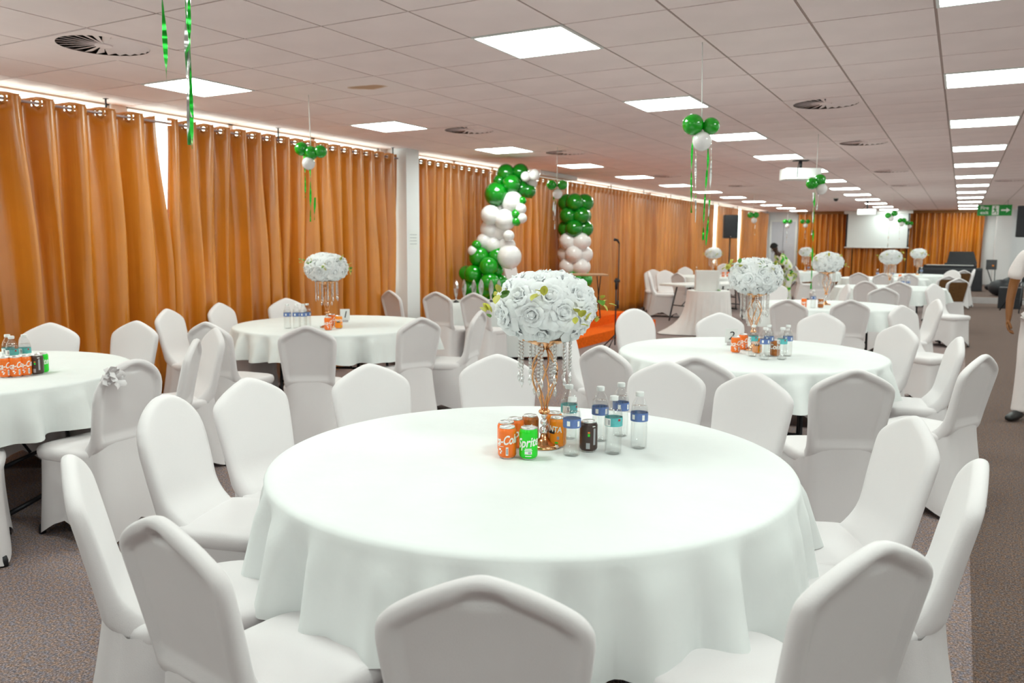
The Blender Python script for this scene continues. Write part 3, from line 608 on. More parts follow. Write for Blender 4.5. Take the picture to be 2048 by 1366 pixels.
TL = {'T1': 'nearest round table, filling the foreground', 'T2': 'round table beside the two left curtains', 'T3': 'second round table along the right row', 'T4': 'round table cut off by the left edge of the picture',
      'T5': 'third round table along the right row', 'T6': 'fourth round table along the right row', 'T7': 'farthest round table, near the black keyboard', 'T8': 'far round table right of the bending person', 'T9': 'far round table by the gold curtains, behind the carton', 'T10': 'fifth round table along the right row, far away'}
for n, (k, (x, y)) in enumerate(TABLES.items()):
    a0 = {'T1': 35, 'T2': 20, 'T3': 10}.get(k, 40 * n)
    t = thing('round_table', 'cloth-covered folding table, ' + TL[k], 'table', (x, y, 0), R(a0), 'round banquet tables')
    link('tabletop', top_me, t); l = link('folding_leg', leg_me, t, loc=(0, .38, 0)); l = link('folding_leg', leg_me, t, loc=(0, -.38, 0)); l.rotation_euler = (0, 0, math.pi)
    c = part('tablecloth', cloth_mesh(11 + n, N=320 if k in ('T1', 'T2', 'T3', 'T4') else 140, drop=.268 if k == 'T1' else (.245 if k == 'T4' else .225), lean=.04 if k == 'T1' else 0, la=R(-62)), 'cloth', loc=(x, y, 0), rz=R(17 * n))
    tag(c, 'white tablecloth on the ' + TL[k], 'tablecloth', 'white round tablecloths')

# ================================================================ drinks
def can_parts(): pass
body_me = {}
bprof = [(.0255, .004), (.0305, .0085), (.0326, .0125), (.0330, .0145), (.0331, .017), (.0331, .060), (.0331, .0965), (.0330, .099), (.0326, .101), (.0300, .107), (.0285, .110)]
for k in ('coke', 'fanta', 'sprite', 'dark', 'brown'): body_me[k] = MB().lathe(bprof, 28, cap=False).mesh('can_body', 'can_' + k)
lid_me = MB().lathe([(.0285, .110), (.0272, .113), (.0272, .1155), (.0258, .1155), (.0245, .1125), (.004, .1125)], 28).mesh('lid', 'alu')
rim_me = MB().lathe([(.022, .003), (.024, 0), (.0255, .004)], 28, cap=True).mesh('bottom_rim', 'alu')
tab_me = MB().box(-.006, .006, -.012, .006, .1125, .1142).mesh('pull_tab', 'alu', False)
LET = {}
LET['coke'] = [('lettering', wrap_text('Coca-Cola', .030, .0331, .066, 'print_white', .3, sy=1.5, tilt=.12))]
LET['sprite'] = [('lettering', wrap_text('Sprite', .036, .0331, .064, 'print_white', .2, sy=1.3, tilt=.14))]
LET['fanta'] = [('lettering', wrap_text('FANTA', .025, .0334, .073, 'print_white', .1, sy=1.2, tilt=-.08))]
LET['dark'] = []
LET['brown'] = [('lettering', wrap_text('Coke', .040, .0331, .066, 'print_white', .2, sy=1.2))]
def patch(w, h, ang, zc, rad=.0331, material='print_white', n=5):
    return MB().grid([[((rad + .0005) * math.cos(ang + w / rad * (q / (n - 1) - .5)), (rad + .0005) * math.sin(ang + w / rad * (q / (n - 1) - .5)), zc + s * h / 2) for q in range(n)] for s in (-1, 1)]).mesh('printed_panel', material)
PAT = {'coke': [patch(.030, .0018, R(-96), .047), patch(.009, .030, R(-48), .030), patch(.006, .022, R(-48), .030, .0334, 'print_grey'), patch(.010, .008, R(-98), .036), patch(.006, .008, R(-92), .024), patch(.004, .006, R(-84), .030)],
       'sprite': [patch(.024, .0035, R(-88), .042), patch(.028, .003, R(-88), .037), patch(.026, .011, R(-88), .028), patch(.010, .008, R(-80), .028, .0334, 'print_grey'), patch(.022, .003, R(-88), .016)],
       'fanta': [patch(.030, .014, R(-94), .062, .0329, 'print_black'), patch(.009, .012, R(-45), .040, .0331, 'print_grey'), patch(.012, .006, R(-55), .022, .0331, 'can_sprite')],
       'dark': [patch(.009, .062, R(-62), .060, .0331, 'print_grey'), patch(.008, .010, R(-100), .066, .0331, 'can_sprite'), patch(.008, .006, R(-100), .076, .0331, 'can_fanta'), patch(.014, .022, R(-105), .026, .0331, 'print_grey'), patch(.012, .004, R(-66), .0985, .0330, 'print_white')], 'brown': []}
CAT = {'coke': 'orange cola can', 'fanta': 'orange soda can', 'sprite': 'bright green lemonade can', 'dark': 'dark brown cola can', 'brown': 'brown splashed cola can'}
def can(kind, x, y, lab, rz, group, z=TZ):
    t = thing('drink_can', lab, 'can', (x, y, z), rz, group)
    b_ = link('can_body', body_me[kind], t); link('lid', lid_me, t); link('bottom_rim', rim_me, t); link('pull_tab', tab_me, t)
    for nm, me in LET[kind]: link(nm, me, b_)
    for me in PAT[kind]: link('printed_panel', me, b_)
    return t
faceaz = lambda x, y: math.atan2(-y, -x) + math.pi / 2       # turns a can's lettering towards the middle of the aisle
bp = [(.024, .0), (.030, .004), (.0315, .012), (.0305, .024), (.0320, .030), (.0305, .038), (.0320, .046), (.0305, .054), (.0320, .062), (.0305, .070), (.0320, .078), (.0300, .088), (.0300, .096), (.0318, .104), (.0322, .140), (.0318, .150), (.030, .160), (.0235, .178), (.0150, .192), (.0125, .197), (.0125, .203)]
bot_me = MB().lathe(bp, 24).mesh('bottle_body', 'clear_plastic')
cap_me = MB().lathe([(.0155, .199), (.0158, .201), (.0158, .213), (.0145, .2155)], 20).mesh('cap', 'plastic_white')
wat_me = MB().lathe([(.022, .003), (.0285, .010), (.029, .148), (.027, .158), (.0262, .162)], 20).mesh('water', 'clear_plastic')
lb_me = {c: MB().lathe([(.0327, .106), (.0330, .108), (.0330, .136), (.0327, .138)], 24, cap=False).mesh('paper_label', 'label_' + c) for c in ('blue', 'teal')}
lp = {'blue': [patch(.012, .018, R(-112), .123, .0332), patch(.010, .020, R(-45), .122, .0332)], 'teal': [patch(.030, .028, R(-140), .122, .0332), patch(.008, .018, R(-125), .122, .0335, 'print_grey'), patch(.010, .008, R(-58), .131, .0335, 'label_red')]}
def bottle(x, y, lab, col, rz, group, z=TZ):
    t = thing('water_bottle', lab, 'bottle', (x, y, z), rz, group)
    link('bottle_body', bot_me, t); link('cap', cap_me, t); link('water', wat_me, t); l = link('paper_label', lb_me[col], t)
    for me in lp[col]: link('printed_panel', me, l)
    return t
C1 = [('coke', 'orange cola can with white script, front left of the nearest table'), ('coke', 'orange cola can just behind the front left one, nearest table'), ('coke', 'orange cola can behind the green can, left of the flower stand'), ('brown', 'brown splashed cola can left of the flower stand, nearest table'),
      ('sprite', 'bright green soda can with white lettering, nearest table'), ('fanta', 'orange can right behind the flower stand, nearest table'), ('fanta', 'orange soda can with slanted white lettering, right of the flower stand'), ('dark', 'dark brown can standing among the water bottles, nearest table')]
for n, ((x, y), (k, lab)) in enumerate(zip(T1_CANS, C1)):
    can(k, x, y, lab, faceaz(x, y) + (-.75, .9, 1.2, -.3, -.05, -1.8, -.75, .2)[n], 'drink cans on the nearest table')
BL = [('blue', 'water bottle with blue label, left of the back pair, nearest table'), ('blue', 'water bottle farthest back on the nearest table, blue label'), ('teal', 'water bottle with teal label, front right of the nearest table'), ('blue', 'rightmost water bottle on the nearest table, blue and white label'), ('teal', 'water bottle half hidden behind the front left bottle, nearest table'), ('blue', 'water bottle with blue label in front of the orange cans, nearest table')]
for n, ((x, y), (k, lab)) in enumerate(zip(T1_BOTTLES, BL)): bottle(x, y, lab, k, faceaz(x, y) + (.0, .2, .1, -.3, .5, .0)[n], 'water bottles on the nearest table')
K4 = [('coke', 'orange cola can cut by the left edge of the picture'), ('coke', 'orange cola can, middle of three on the left table'), ('coke', 'orange cola can beside the dark can on the left table'), ('dark', 'dark can on the left table'), ('sprite', 'green can hidden behind the dark can, left table')]
for (x, y), (k, lab) in zip(T4_CANS, K4): can(k, x, y, lab, faceaz(x, y) - .2, 'drink cans on the left table')
for n, (x, y) in enumerate(T4_BOTTLES): bottle(x, y, 'water bottle behind the orange cans on the left table, ' + ('leftmost', 'middle', 'rightmost')[n], 'teal', faceaz(x, y), 'water bottles on the left table')
for (x, y), (k, lab) in zip(T2_CANS, [('coke', 'orange can in front of the flower stand, table by the curtains'), ('coke', 'orange can behind the others, table by the curtains'), ('fanta', 'orange soda can with white lettering, table by the curtains')]): can(k, x, y, lab, faceaz(x, y), 'drink cans on the curtain table')
for n, (x, y) in enumerate(T2_BOTTLES): bottle(x, y, 'water bottle on the table by the curtains, %s of four from the left' % ORD[n], 'blue', faceaz(x, y), 'water bottles on the curtain table')
for (x, y), (k, lab) in zip(T3_CANS, [('coke', 'orange can leftmost on the second table'), ('coke', 'orange can beside the flower stand foot, second table'), ('fanta', 'orange can behind the bottles, second table'), ('brown', 'brown can between the bottles, second table')]): can(k, x, y, lab, faceaz(x, y), 'drink cans on the second table')
for n, (x, y) in enumerate(T3_BOTTLES): bottle(x, y, 'water bottle on the second table, %s of five from the left' % ORD[n], ('teal', 'blue', 'blue', 'teal', 'blue')[n], faceaz(x, y), 'water bottles on the second table')
x, y = TABLES['T5']
can('coke', x - .16, y - .62, 'orange can on the third table, left of its bottle', 0.5, 'drink cans on far tables'); can('brown', x + .02, y - .55, 'small brown can on the third table, right of its bottle', 0, 'drink cans on far tables')
bottle(x - .06, y - .60, 'water bottle between two cans on the third table', 'blue', 0, 'water bottles on far tables')
FARB = [('T6', .25, -.6), ('T6', .33, -.55), ('T10', .2, -.5), ('T10', -.1, -.55), ('T8', -.3, -.4), ('T8', -.2, -.45), ('T8', .15, -.4), ('T9', -.3, -.3), ('T9', .1, -.35), ('T7', .1, -.4)]
for n, (k, dx, dy) in enumerate(FARB):
    x, y = TABLES[k]; bottle(x + dx, y + dy, 'small far-off water bottle %s, %s' % (('first', 'second', 'third')[sum(1 for q_ in FARB[:n] if q_[0] == k)], TL[k]), 'blue', 0, 'water bottles on far tables')
for n, (k, dx, dy) in enumerate([('T10', .35, -.5), ('T9', .3, -.2), ('T9', .38, -.1)]):
    x, y = TABLES[k]; can('coke', x + dx, y + dy, 'small far-off orange can %s, %s' % (('left', 'left', 'right')[n], TL[k]), 0, 'drink cans on far tables')
# number cards
for (x, y), lab, gl in ((T2_CARD[0], 'small white number card on the table by the curtains', '1'), (T3_CARD[0], 'small white number card left of the cans on the second table', '2')):
    t = thing('number_card', lab, 'card', (x, y, TZ), faceaz(x, y), 'table number cards')
    part('card', MB().box(-.045, .045, -.002, .002, .015, .125), 'card', t, False); part('holder', MB().box(-.03, .03, -.012, .012, 0, .02), 'chrome', t, False)
    g = link('numeral', text_mesh(gl, .09, 'print_black', .2), t, loc=(0, -.0035, .07)); g.rotation_euler = (R(90), 0, 0)

# ================================================================ flower centrepieces
def rose_mesh(seed):
    rnd = random.Random(seed); mb = MB()
    for lay, (n, r0, r1, h, cup) in enumerate([(3, .007, .012, .036, .0), (4, .010, .026, .036, .004), (5, .014, .044, .034, .010), (6, .018, .068, .026, .020)]):
        for q in range(n):
            a0 = 2 * math.pi * (q + .5 * (lay % 2)) / n + rnd.uniform(-.15, .15); wd = 2 * math.pi / n * 1.5; rows = []
            hh = h * rnd.uniform(.9, 1.1); k1 = rnd.uniform(5, 9); p1 = rnd.uniform(0, 6)
            for i in range(5):
                t = i / 4; row = []
                for j in range(7):
                    s = j / 6 - .5; a = a0 + wd * s
                    edge = 1 - .30 * abs(2 * s) ** 3 * t; rr = lerp(r0, r1, t ** 1.15) * (1 - .10 * (2 * s) ** 2) * edge
                    z = hh * math.sin(min(1.57, t * 1.7)) - cup * t ** 4 * 1.0 + .0055 * math.sin(k1 * a + p1) * t ** 2 - .006 * (2 * s) ** 2 * t
                    row.append((rr * math.cos(a), rr * math.sin(a), z))
                rows.append(row)
            mb.grid(rows)
    mb.ball((0, 0, .022), .013, 8, 6)
    return mb.mesh('rose', 'petal')
ROSES = [rose_mesh(s) for s in (1, 2, 3)]
lf = MB(); lf.grid([[(0, -.0, 0), (0, 0, 0), (0, 0, 0)], [(-.011, .008, .002), (0, .008, -.001), (.011, .008, .002)], [(-.014, .018, .004), (0, .018, 0), (.014, .018, .004)], [(-.010, .028, .003), (0, .029, -.001), (.010, .028, .003)], [(-.003, .034, 0), (0, .035, -.002), (.003, .034, 0)]])
LEAFY, LEAFG = lf.mesh('leaf', 'leaf_yellow'), lf.mesh('leaf', 'leaf_green')
def strand_mesh(n, pend):
    mb = MB()
    for q in range(n): mb.ball((0, 0, -.010 - .0135 * q), .0072, 6, 4)
    z = -.010 - .0135 * n; mb.lathe([(.001, z), (.007, z - .016), (.0085, z - .024), (.004, z - .036), (.0005, z - .044)][::-1], 6, cap=False); return mb.mesh('crystal_strand', 'crystal')
STR = [strand_mesh(9, 1), strand_mesh(8, 1), strand_mesh(11, 1)]
def centrepiece(name, x, y, lab, seed, zc=.54, small=1.0):
    rnd = random.Random(seed); t = thing(name, lab, 'flowers', (x, y, TZ), seed, 'flower centrepieces')
    fb = MB().lathe([(.062, .0), (.064, .006), (.052, .014), (.040, .018), (.026, .024), (.016, .034), (.013, .05)], 24); part('foot', fb, 'gold', t)
    part('crystal_stem', MB().ball((0, 0, .062), .019, 12, 8).ball((0, 0, .094), .015, 12, 8).ball((0, 0, .119), .012, 12, 8), 'crystal', t)
    for q in range(4): part('foot_bead', MB().ball((.058 * math.cos(q * 1.57 + .4), .058 * math.sin(q * 1.57 + .4), .009), .010, 8, 6), 'crystal', t)
    part('collar', MB().lathe([(.018, .128), (.022, .132), (.022, .138), (.016, .145)], 16), 'gold', t)
    for q in range(6):
        a = 2 * math.pi * q / 6; pts = []
        for i in range(13):
            u = i / 12; rr = .010 + .042 * math.sin(math.pi * u ** 1.45) ** 1.15; aa = a + 1.7 * u
            pts.append((rr * math.cos(aa), rr * math.sin(aa), .142 + .235 * u))
        part('wire', MB().tube(pts, .0036, 6), 'gold', t)
    part('top_ring', MB().lathe([(.014, .372), (.024, .385), (.092, .408), (.097, .412), (.092, .416), (.014, .404)], 24), 'gold', t)
    for q in range(13):
        a = 2 * math.pi * q / 13 + .2; link('crystal_strand', STR[q % 2], t, loc=(.096 * math.cos(a), .096 * math.sin(a), .41))
    for q in range(4):
        a = 2 * math.pi * q / 4 + .5; link('crystal_strand', STR[2], t, loc=(.045 * math.cos(a), .045 * math.sin(a), .395))
    part('foam_core', MB().ball((0, 0, .528), .158, 18, 10, .62), 'petal', t)
    dirs = [(0, 88)] + [(a * 72 + 10, 55) for a in range(5)] + [(a * 40, 22) for a in range(9)] + [(a * 40 + 20, -8) for a in range(9)] + [(a * 60, -42) for a in range(6)]
    for n, (az, el) in enumerate(dirs):
        az, el = R(az + rnd.uniform(-7, 7)), R(el + rnd.uniform(-6, 6)); d_ = Vector((math.cos(az) * math.cos(el), math.sin(az) * math.cos(el), math.sin(el)))
        o = link('rose', ROSES[n % 3], t, loc=(d_.x * .152, d_.y * .152, .532 + d_.z * .096)); o.rotation_mode = 'QUATERNION'; o.rotation_quaternion = d_.to_track_quat('Z', 'Y') @ Matrix.Rotation(rnd.uniform(0, 6), 3, 'Z').to_quaternion()
        s = rnd.uniform(1.05, 1.25); o.scale = (s, s, s)
    for q in range(9):
        az, el = R(q * 40 + rnd.uniform(-12, 12)), R(rnd.choice([-10, 5, 18, 30])); d_ = Vector((math.cos(az) * math.cos(el), math.sin(az) * math.cos(el), math.sin(el)))
        for k in range(5):
            sd = Vector((rnd.uniform(-1, 1), rnd.uniform(-1, 1), rnd.uniform(-1, 1))); e_ = rnd.uniform(1.0, 1.12); p = Vector((d_.x * .208 * e_, d_.y * .208 * e_, .534 + d_.z * .158 * e_)) + sd * .018
            o = link('leaf', LEAFY if rnd.random() < .72 else LEAFG, t, loc=p); o.rotation_mode = 'QUATERNION'; o.rotation_quaternion = (d_.cross(sd) + d_ * .35).normalized().to_track_quat('Y', 'Z'); s = rnd.uniform(.7, 1.15); o.scale = (s, s, s)
    return t
CP = {'T1': 'white rose ball on gold crystal-hung stand, nearest table', 'T2': 'white rose ball on gold crystal-hung stand, table by the curtains', 'T3': 'white rose ball on gold crystal-hung stand, second table'}
for n, (k, (x, y)) in enumerate(STEMS.items()): centrepiece('flower_centrepiece', x, y, CP[k], n + 1)
for n, (k, lab) in enumerate([('T5', 'white rose ball on crystal stand, third table'), ('T6', 'white rose ball on crystal stand below the projection screen'), ('T7', 'small white rose ball on crystal stand, right of the screen'), ('T8', 'small white rose ball on crystal stand beside the far curtains'), ('T9', 'small white rose ball on crystal stand left of the loudspeaker')]):
    x, y = TABLES[k]; centrepiece('flower_centrepiece', x, y, lab, n + 5)

# ================================================================ balloons
def balloon_mesh(nm, material):
    prof = [(.002, -1.16), (.06, -1.13), (.05, -1.07), (.16, -1.02)] + [(math.sin(math.pi * u) * (1 + .03 * math.cos(math.pi * u)), -math.cos(math.pi * u)) for u in [.10, .17, .25, .33, .42, .5, .58, .66, .75, .83, .91, .97, .999]]
    return MB().lathe(prof, 20, cap=False).mesh('balloon', material)
BG, BW, BD = balloon_mesh('b', 'balloon_green'), balloon_mesh('b', 'balloon_white'), balloon_mesh('b', 'balloon_dark')
random.seed(9)
def balloon(parent, c, r_, me, rot=None, k=1.0):
    o = link('balloon', me, parent, loc=c); o.scale = (r_, r_, r_ * k)
    o.rotation_euler = rot or (random.uniform(-.5, .5), random.uniform(-.5, .5), random.uniform(0, 6)); return o
gl = thing('balloon_garland', 'twisting garland of dark green and white balloons by the curtains', 'balloons', (-5.9, 9.95, .0))
gl.location = (-5.9, 9.95, .30)
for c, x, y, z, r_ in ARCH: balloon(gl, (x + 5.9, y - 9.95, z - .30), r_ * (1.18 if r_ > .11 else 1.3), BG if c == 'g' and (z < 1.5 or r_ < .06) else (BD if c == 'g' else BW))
part('support_pole', MB().tube([(0, 0, 0), (0, 0, 1.2), (.1, .1, 1.7), (.15, .22, 2.2)], .012, 8), 'black_metal', gl); part('base_plate', MB().lathe([(.2, 0), (.2, .012), (.03, .02)], 24), 'black_metal', gl)
for dx, dy, dz, r_ in [(-.05, -.02, .32, .12), (.12, .05, .30, .12), (-.18, .05, .28, .11), (.02, .12, .18, .11), (.15, -.06, .15, .10), (-.12, -.08, .13, .11)]: balloon(gl, (dx, dy, dz), r_, BG)
bc = thing('balloon_column', 'upright balloon column, green white green, behind the wooden folding table', 'balloons', (-5.9, 12.75, .30))
for lv in range(9):
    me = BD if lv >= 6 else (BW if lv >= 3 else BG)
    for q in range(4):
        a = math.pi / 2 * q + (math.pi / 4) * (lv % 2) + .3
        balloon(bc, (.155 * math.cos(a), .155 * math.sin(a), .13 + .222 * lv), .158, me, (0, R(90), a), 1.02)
part('support_pole', MB().tube([(0, 0, 0), (0, 0, 2.0)], .014, 8), 'black_metal', bc); part('base_plate', MB().lathe([(.2, 0), (.2, .012), (.03, .02)], 24), 'black_metal', bc)
BLAB = ['above the table by the curtains', 'largest in view, above the second table', 'between the garland and the balloon column', 'below the ceiling projector, with one very long green streamer', 'in front of the farthest left curtain', 'in front of the white door', 'left end of the far curtains', 'in front of the screen, leftmost of three', 'in front of the screen, middle of three', 'in front of the screen, rightmost of three', 'nearest the camera, only its foil streamers hang into the picture']
def streamer(x0, y0, za, zb, w, seed):
    rnd = random.Random(seed); n = max(8, int((za - zb) / .02)); rows = []; a = rnd.uniform(0, 3)
    for i in range(n + 1):
        t = i / n; a += rnd.uniform(.05, .55); ww = w * (.55 + .45 * abs(math.cos(a * .7)))
        sx_ = x0 + .006 * math.sin(3 * t + seed); rows.append([(sx_ - ww * math.cos(a), y0 - ww * math.sin(a), lerp(za, zb, t)), (sx_ + ww * math.cos(a), y0 + ww * math.sin(a), lerp(za, zb, t))])
    return MB().grid(rows)
for n, (c, gs, ws, ss) in enumerate(BUNCH):
    t = thing('balloon_bunch', 'hanging green and white balloons ' + BLAB[n], 'balloons', c, 0, 'hanging balloon bunches')
    rel = lambda p: (p[0] - c[0], p[1] - c[1], p[2] - c[2])
    kz = min(g[2] for g in gs) - c[2] - .03
    mid = (sum(g[0] for g in gs) / len(gs) - c[0], sum(g[1] for g in gs) / len(gs) - c[1])
    part('cord', MB().tube([(0, 0, 0), (mid[0], mid[1], kz)], .0035, 6), 'print_white', t)
    for g in gs:
        p = rel(g); d_ = Vector((p[0] - mid[0], p[1] - mid[1], .01)); q = d_.to_track_quat('Z', 'Y').to_euler() if d_.length > .02 else (0.6, 0, 0)
        balloon(t, p, g[3], BG, q, 1.0)
    for g in ws: balloon(t, rel(g), g[3], BW, (math.pi, 0, 0))
    for q, s in enumerate(ss):
        p = rel(s[:3]); part('streamer', streamer(p[0], p[1], p[2], s[3] - c[2], .007 if n in (1, 10) else .009, n * 10 + q), 'foil_green' if s[4] == 'g' else 'foil_silver', t)

# ================================================================ stage, trophies and the things along the left
st = struct(flat_bevel(part('floor_stage', MB().box(-6.33, -5.18, 9.2, 13.45, 0, .30), 'stage', smooth=False), .01))
part('step', MB().box(-5.18, -4.74, 9.2, 13.75, 0, .15), 'stage', st, False)
tt = thing('trophy_table', 'long table with white cloth to the floor, carrying the trophies', 'table', (-5.25, 9.15, 0), R(38))
part('tabletop', MB().box(-.78, .78, -.33, .33, .70, .735), 'tabletop_wood', tt, False)
for sx_ in (-.7, .7):
    for sy_ in (-.26, .26): part('leg', MB().tube([(sx_, sy_, 0), (sx_, sy_, .70)], .014, 8), 'grey_metal', tt)
def rect_cloth(hx, hy, drop, z, seed, flare=.03):
    mb = MB(); N = 160; rows = 9
    def per(u):
        P = 4 * (hx + hy); s = u * P
        for (ax, ay), (bx_, by_), ln in (((-hx, -hy), (hx, -hy), 2 * hx), ((hx, -hy), (hx, hy), 2 * hy), ((hx, hy), (-hx, hy), 2 * hx), ((-hx, hy), (-hx, -hy), 2 * hy)):
            if s <= ln: return lerp(ax, bx_, s / ln), lerp(ay, by_, s / ln)
            s -= ln
        return -hx, -hy
    for i in range(rows + 1):
        t = i / rows
        for j in range(N):
            x, y = per(j / N); k = 1 + flare * t + .018 * t * math.sin(j * .9 + seed) + .01 * t * math.sin(j * 2.3); mb.v.append((x * k, y * k, z - drop * t))
    for i in range(rows):
        for j in range(N): mb.f.append((i * N + (j + 1) % N, i * N + j, (i + 1) * N + j, (i + 1) * N + (j + 1) % N))
    mb.f.append(tuple(range(N))); return mb
c = part('tablecloth', rect_cloth(.80, .35, .70, .745, 1), 'cloth', loc=(-5.25, 9.15, 0), rz=R(38)); tag(c, 'white floor-length cloth on the trophy table', 'tablecloth')
trb = MB().lathe([(.030, 0), (.032, .004), (.026, .014), (.016, .018)], 16).mesh('base', 'black')
trk = MB().ball((0, 0, .030), .014, 12, 8).mesh('knob', 'chrome')
trg = MB().lathe([(.008, .042), (.022, .10), (.030, .15), (.026, .19), (.014, .225), (.003, .245)], 6, cap=True).mesh('crystal_flame', 'crystal', False)
random.seed(4)
for n in range(12):
    lx = -.66 + .115 * n; ly = -.16 + (.12 if n % 2 else 0) + random.uniform(-.03, .03); a = R(38)
    t = thing('trophy', 'crystal trophy on black base, %s of twelve from the left on the white table' % ORD[n], 'trophy', (-5.25 + lx * math.cos(a) - ly * math.sin(a), 9.15 + lx * math.sin(a) + ly * math.cos(a), .747), random.uniform(0, 1), 'crystal trophies')
    link('base', trb, t); link('knob', trk, t); link('crystal_flame', trg, t); t.scale = (1.2, 1.2, 1.2)
# wooden folding table on the stage
wt = thing('wooden_folding_table', 'small wooden folding table with crossed metal legs on the stage', 'table', (-5.42, 11.95, .30), R(32))
flat_bevel(part('tabletop', MB().box(-.42, .42, -.26, .26, .69, .715), 'wood', wt, False))
for sx_ in (-.3, .3):
    part('leg', MB().tube([(sx_, -.22, .01), (sx_, .20, .69)], .009, 8), 'black_metal', wt); part('leg', MB().tube([(sx_, .22, .01), (sx_, -.20, .69)], .009, 8), 'black_metal', wt)
part('cross_bar', MB().tube([(-.3, -.22, .01), (.3, -.22, .01)], .009, 8), 'black_metal', wt); part('cross_bar', MB().tube([(-.3, .22, .01), (.3, .22, .01)], .009, 8), 'black_metal', wt)
# microphone stand
ms = thing('microphone_stand', 'black microphone stand with upright boom in front of the stage', 'stand', (-4.30, 10.72, 0), R(30))
for q in range(3): part('leg', MB().tube([(0, 0, .20), (.26 * math.cos(q * 2.094), .26 * math.sin(q * 2.094), .012)], .009, 8), 'black_metal', ms)
part('pole', MB().tube([(0, 0, .05), (0, 0, .98)], .011, 10), 'black_metal', ms); part('clutch', MB().tube([(0, 0, .86), (0, 0, 1.02)], .02, 10), 'black', ms); part('boom_clutch', MB().tube([(-.03, 0, .98), (.05, 0, .98)], .02, 10), 'black', ms)
part('boom', MB().tube([(.03, 0, .60), (.03, 0, 1.52)], .008, 10), 'black_metal', ms); part('microphone_clip', MB().tube([(.03, 0, 1.52), (.0, -.02, 1.56), (-.05, -.03, 1.57)], [.012, .018, .02], 10), 'black', ms)
part('counterweight', MB().tube([(.03, 0, .58), (.03, 0, .70)], .016, 10), 'black', ms)
# bare folding table
ft = thing('folding_table', 'bare white rectangular folding table with grey legs', 'table', (-4.32, 15.55, 0), R(60))
flat_bevel(part('tabletop', MB().box(-.92, .92, -.37, .37, .70, .745), 'plastic_white', ft, False), .01)
for s in (-1, 1):
    l = MB()
    for sy_ in (-.26, .26): l.tube([(s * .62, sy_ * .7, .70), (s * .66, sy_, .30), (s * .70, sy_ * 1.15, .012)], .016, 8)
    l.tube([(s * .66, -.26, .32), (s * .66, .26, .32)], .012, 8); part('leg', l, 'grey_metal', ft); part('brace', MB().tube([(s * .66, 0, .32), (s * .2, 0, .70)], .010, 8), 'grey_metal', ft)
# small skirted table with a carton
sk = thing('skirted_table', 'small round table with a floor-length gathered white skirt', 'table', (-3.66, 13.25, 0))
part('tabletop', MB().lathe([(.34, .705), (.35, .715), (.35, .735), (.34, .742)], 40), 'plastic_white', sk)
s_ = MB(); N = 120; rows = 10
for i in range(rows + 1):
    t = i / rows
    for j in range(N):
        a = 2 * math.pi * j / N; k = .352 + .06 * t + .012 * t * math.sin(24 * a) + .008 * t * math.sin(41 * a); tail = .42 * max(0, math.cos(a - R(205))) ** 8 * t ** 4
        s_.v.append(((k + tail) * math.cos(a), (k + tail) * math.sin(a), .738 - .726 * t))
for i in range(rows):
    for j in range(N): s_.f.append((i * N + (j + 1) % N, i * N + j, (i + 1) * N + j, (i + 1) * N + (j + 1) % N))
part('skirt', s_, 'tulle', sk)
cb = thing('carton', 'plain white cardboard box on the small skirted table', 'box', (-3.68, 13.2, .744), R(22))
flat_bevel(part('box', MB().box(-.19, .19, -.13, .13, 0, .33), 'carton', cb, False), .004); part('flap', MB().box(-.19, .19, -.005, .005, .33, .334), 'card', cb, False); part('side_flap', MB().box(.17, .192, -.132, -.128, .02, .30), 'card', cb, False)
gv = thing('glass_vase', 'slim clear glass with a green stem beside the carton', 'glass', (-3.46, 13.13, .744)); part('glass', MB().lathe([(.028, 0), (.032, .18)], 16, cap=False).lathe([(.028, 0), (.028, .006)], 16), 'clear_plastic', gv); part('greenery', MB().ball((0, 0, .012), .024, 8, 5, .4).ball((.02, .0, .008), .02, 8, 5, .3), 'leaf_green', gv)
# notice on the pillar
nt_ = thing('paper_notice', 'white paper notice with faint grey lines on the white pillar', 'notice', (-6.298, 8.56, 1.55)); part('sheet', MB().box(0, .002, -.10, .10, -.12, .12), 'card', nt_, False)
for q in range(4): part('printed_line', MB().box(.002, .0025, -.08, .07, .06 - .04 * q, .068 - .04 * q), 'print_grey', nt_, False)

# ================================================================ sound, screen, signs
def loudspeaker(name, lab, loc, rz, h=.64, w=.38, d=.34):
    t = thing(name, lab, 'speaker', loc, rz, 'tripod loudspeakers')
    flat_bevel(part('cabinet', MB().box(-w / 2, w / 2, -d / 2, d / 2, 0, h), 'black', t, False), .02, 3); part('grille', MB().box(-w / 2 + .02, w / 2 - .02, -d / 2 - .008, -d / 2, .05, h - .03), 'black_metal', t, False)
    part('badge', MB().lathe([(.016, 0), (.016, .003)], 12).box(0, 0, 0, 0, 0, 0), 'chrome', t, loc=(0, -d / 2 - .009, .04)).rotation_euler = (R(90), 0, 0); return t
def tripod(lab, loc, h):
    t = thing('speaker_stand', lab, 'stand', loc, 0, 'speaker tripods'); part('pole', MB().tube([(0, 0, .15), (0, 0, h)], .018, 10), 'black_metal', t); part('collar', MB().tube([(0, 0, .72), (0, 0, .80)], .03, 10), 'black', t)
    for q in range(3):
        a = q * 2.094 + .4; part('leg', MB().tube([(0, 0, .74), (.5 * math.cos(a), .5 * math.sin(a), .015)], .013, 8), 'black_metal', t); part('strut', MB().tube([(0, 0, .28), (.28 * math.cos(a), .28 * math.sin(a), .34)], .008, 6), 'black_metal', t)
loudspeaker('loudspeaker', 'black loudspeaker on a tripod by the gold curtains', (-5.62, 22.33, 1.66), R(20)); tripod('black tripod stand under the left loudspeaker', (-5.62, 22.33, 0), 1.67)
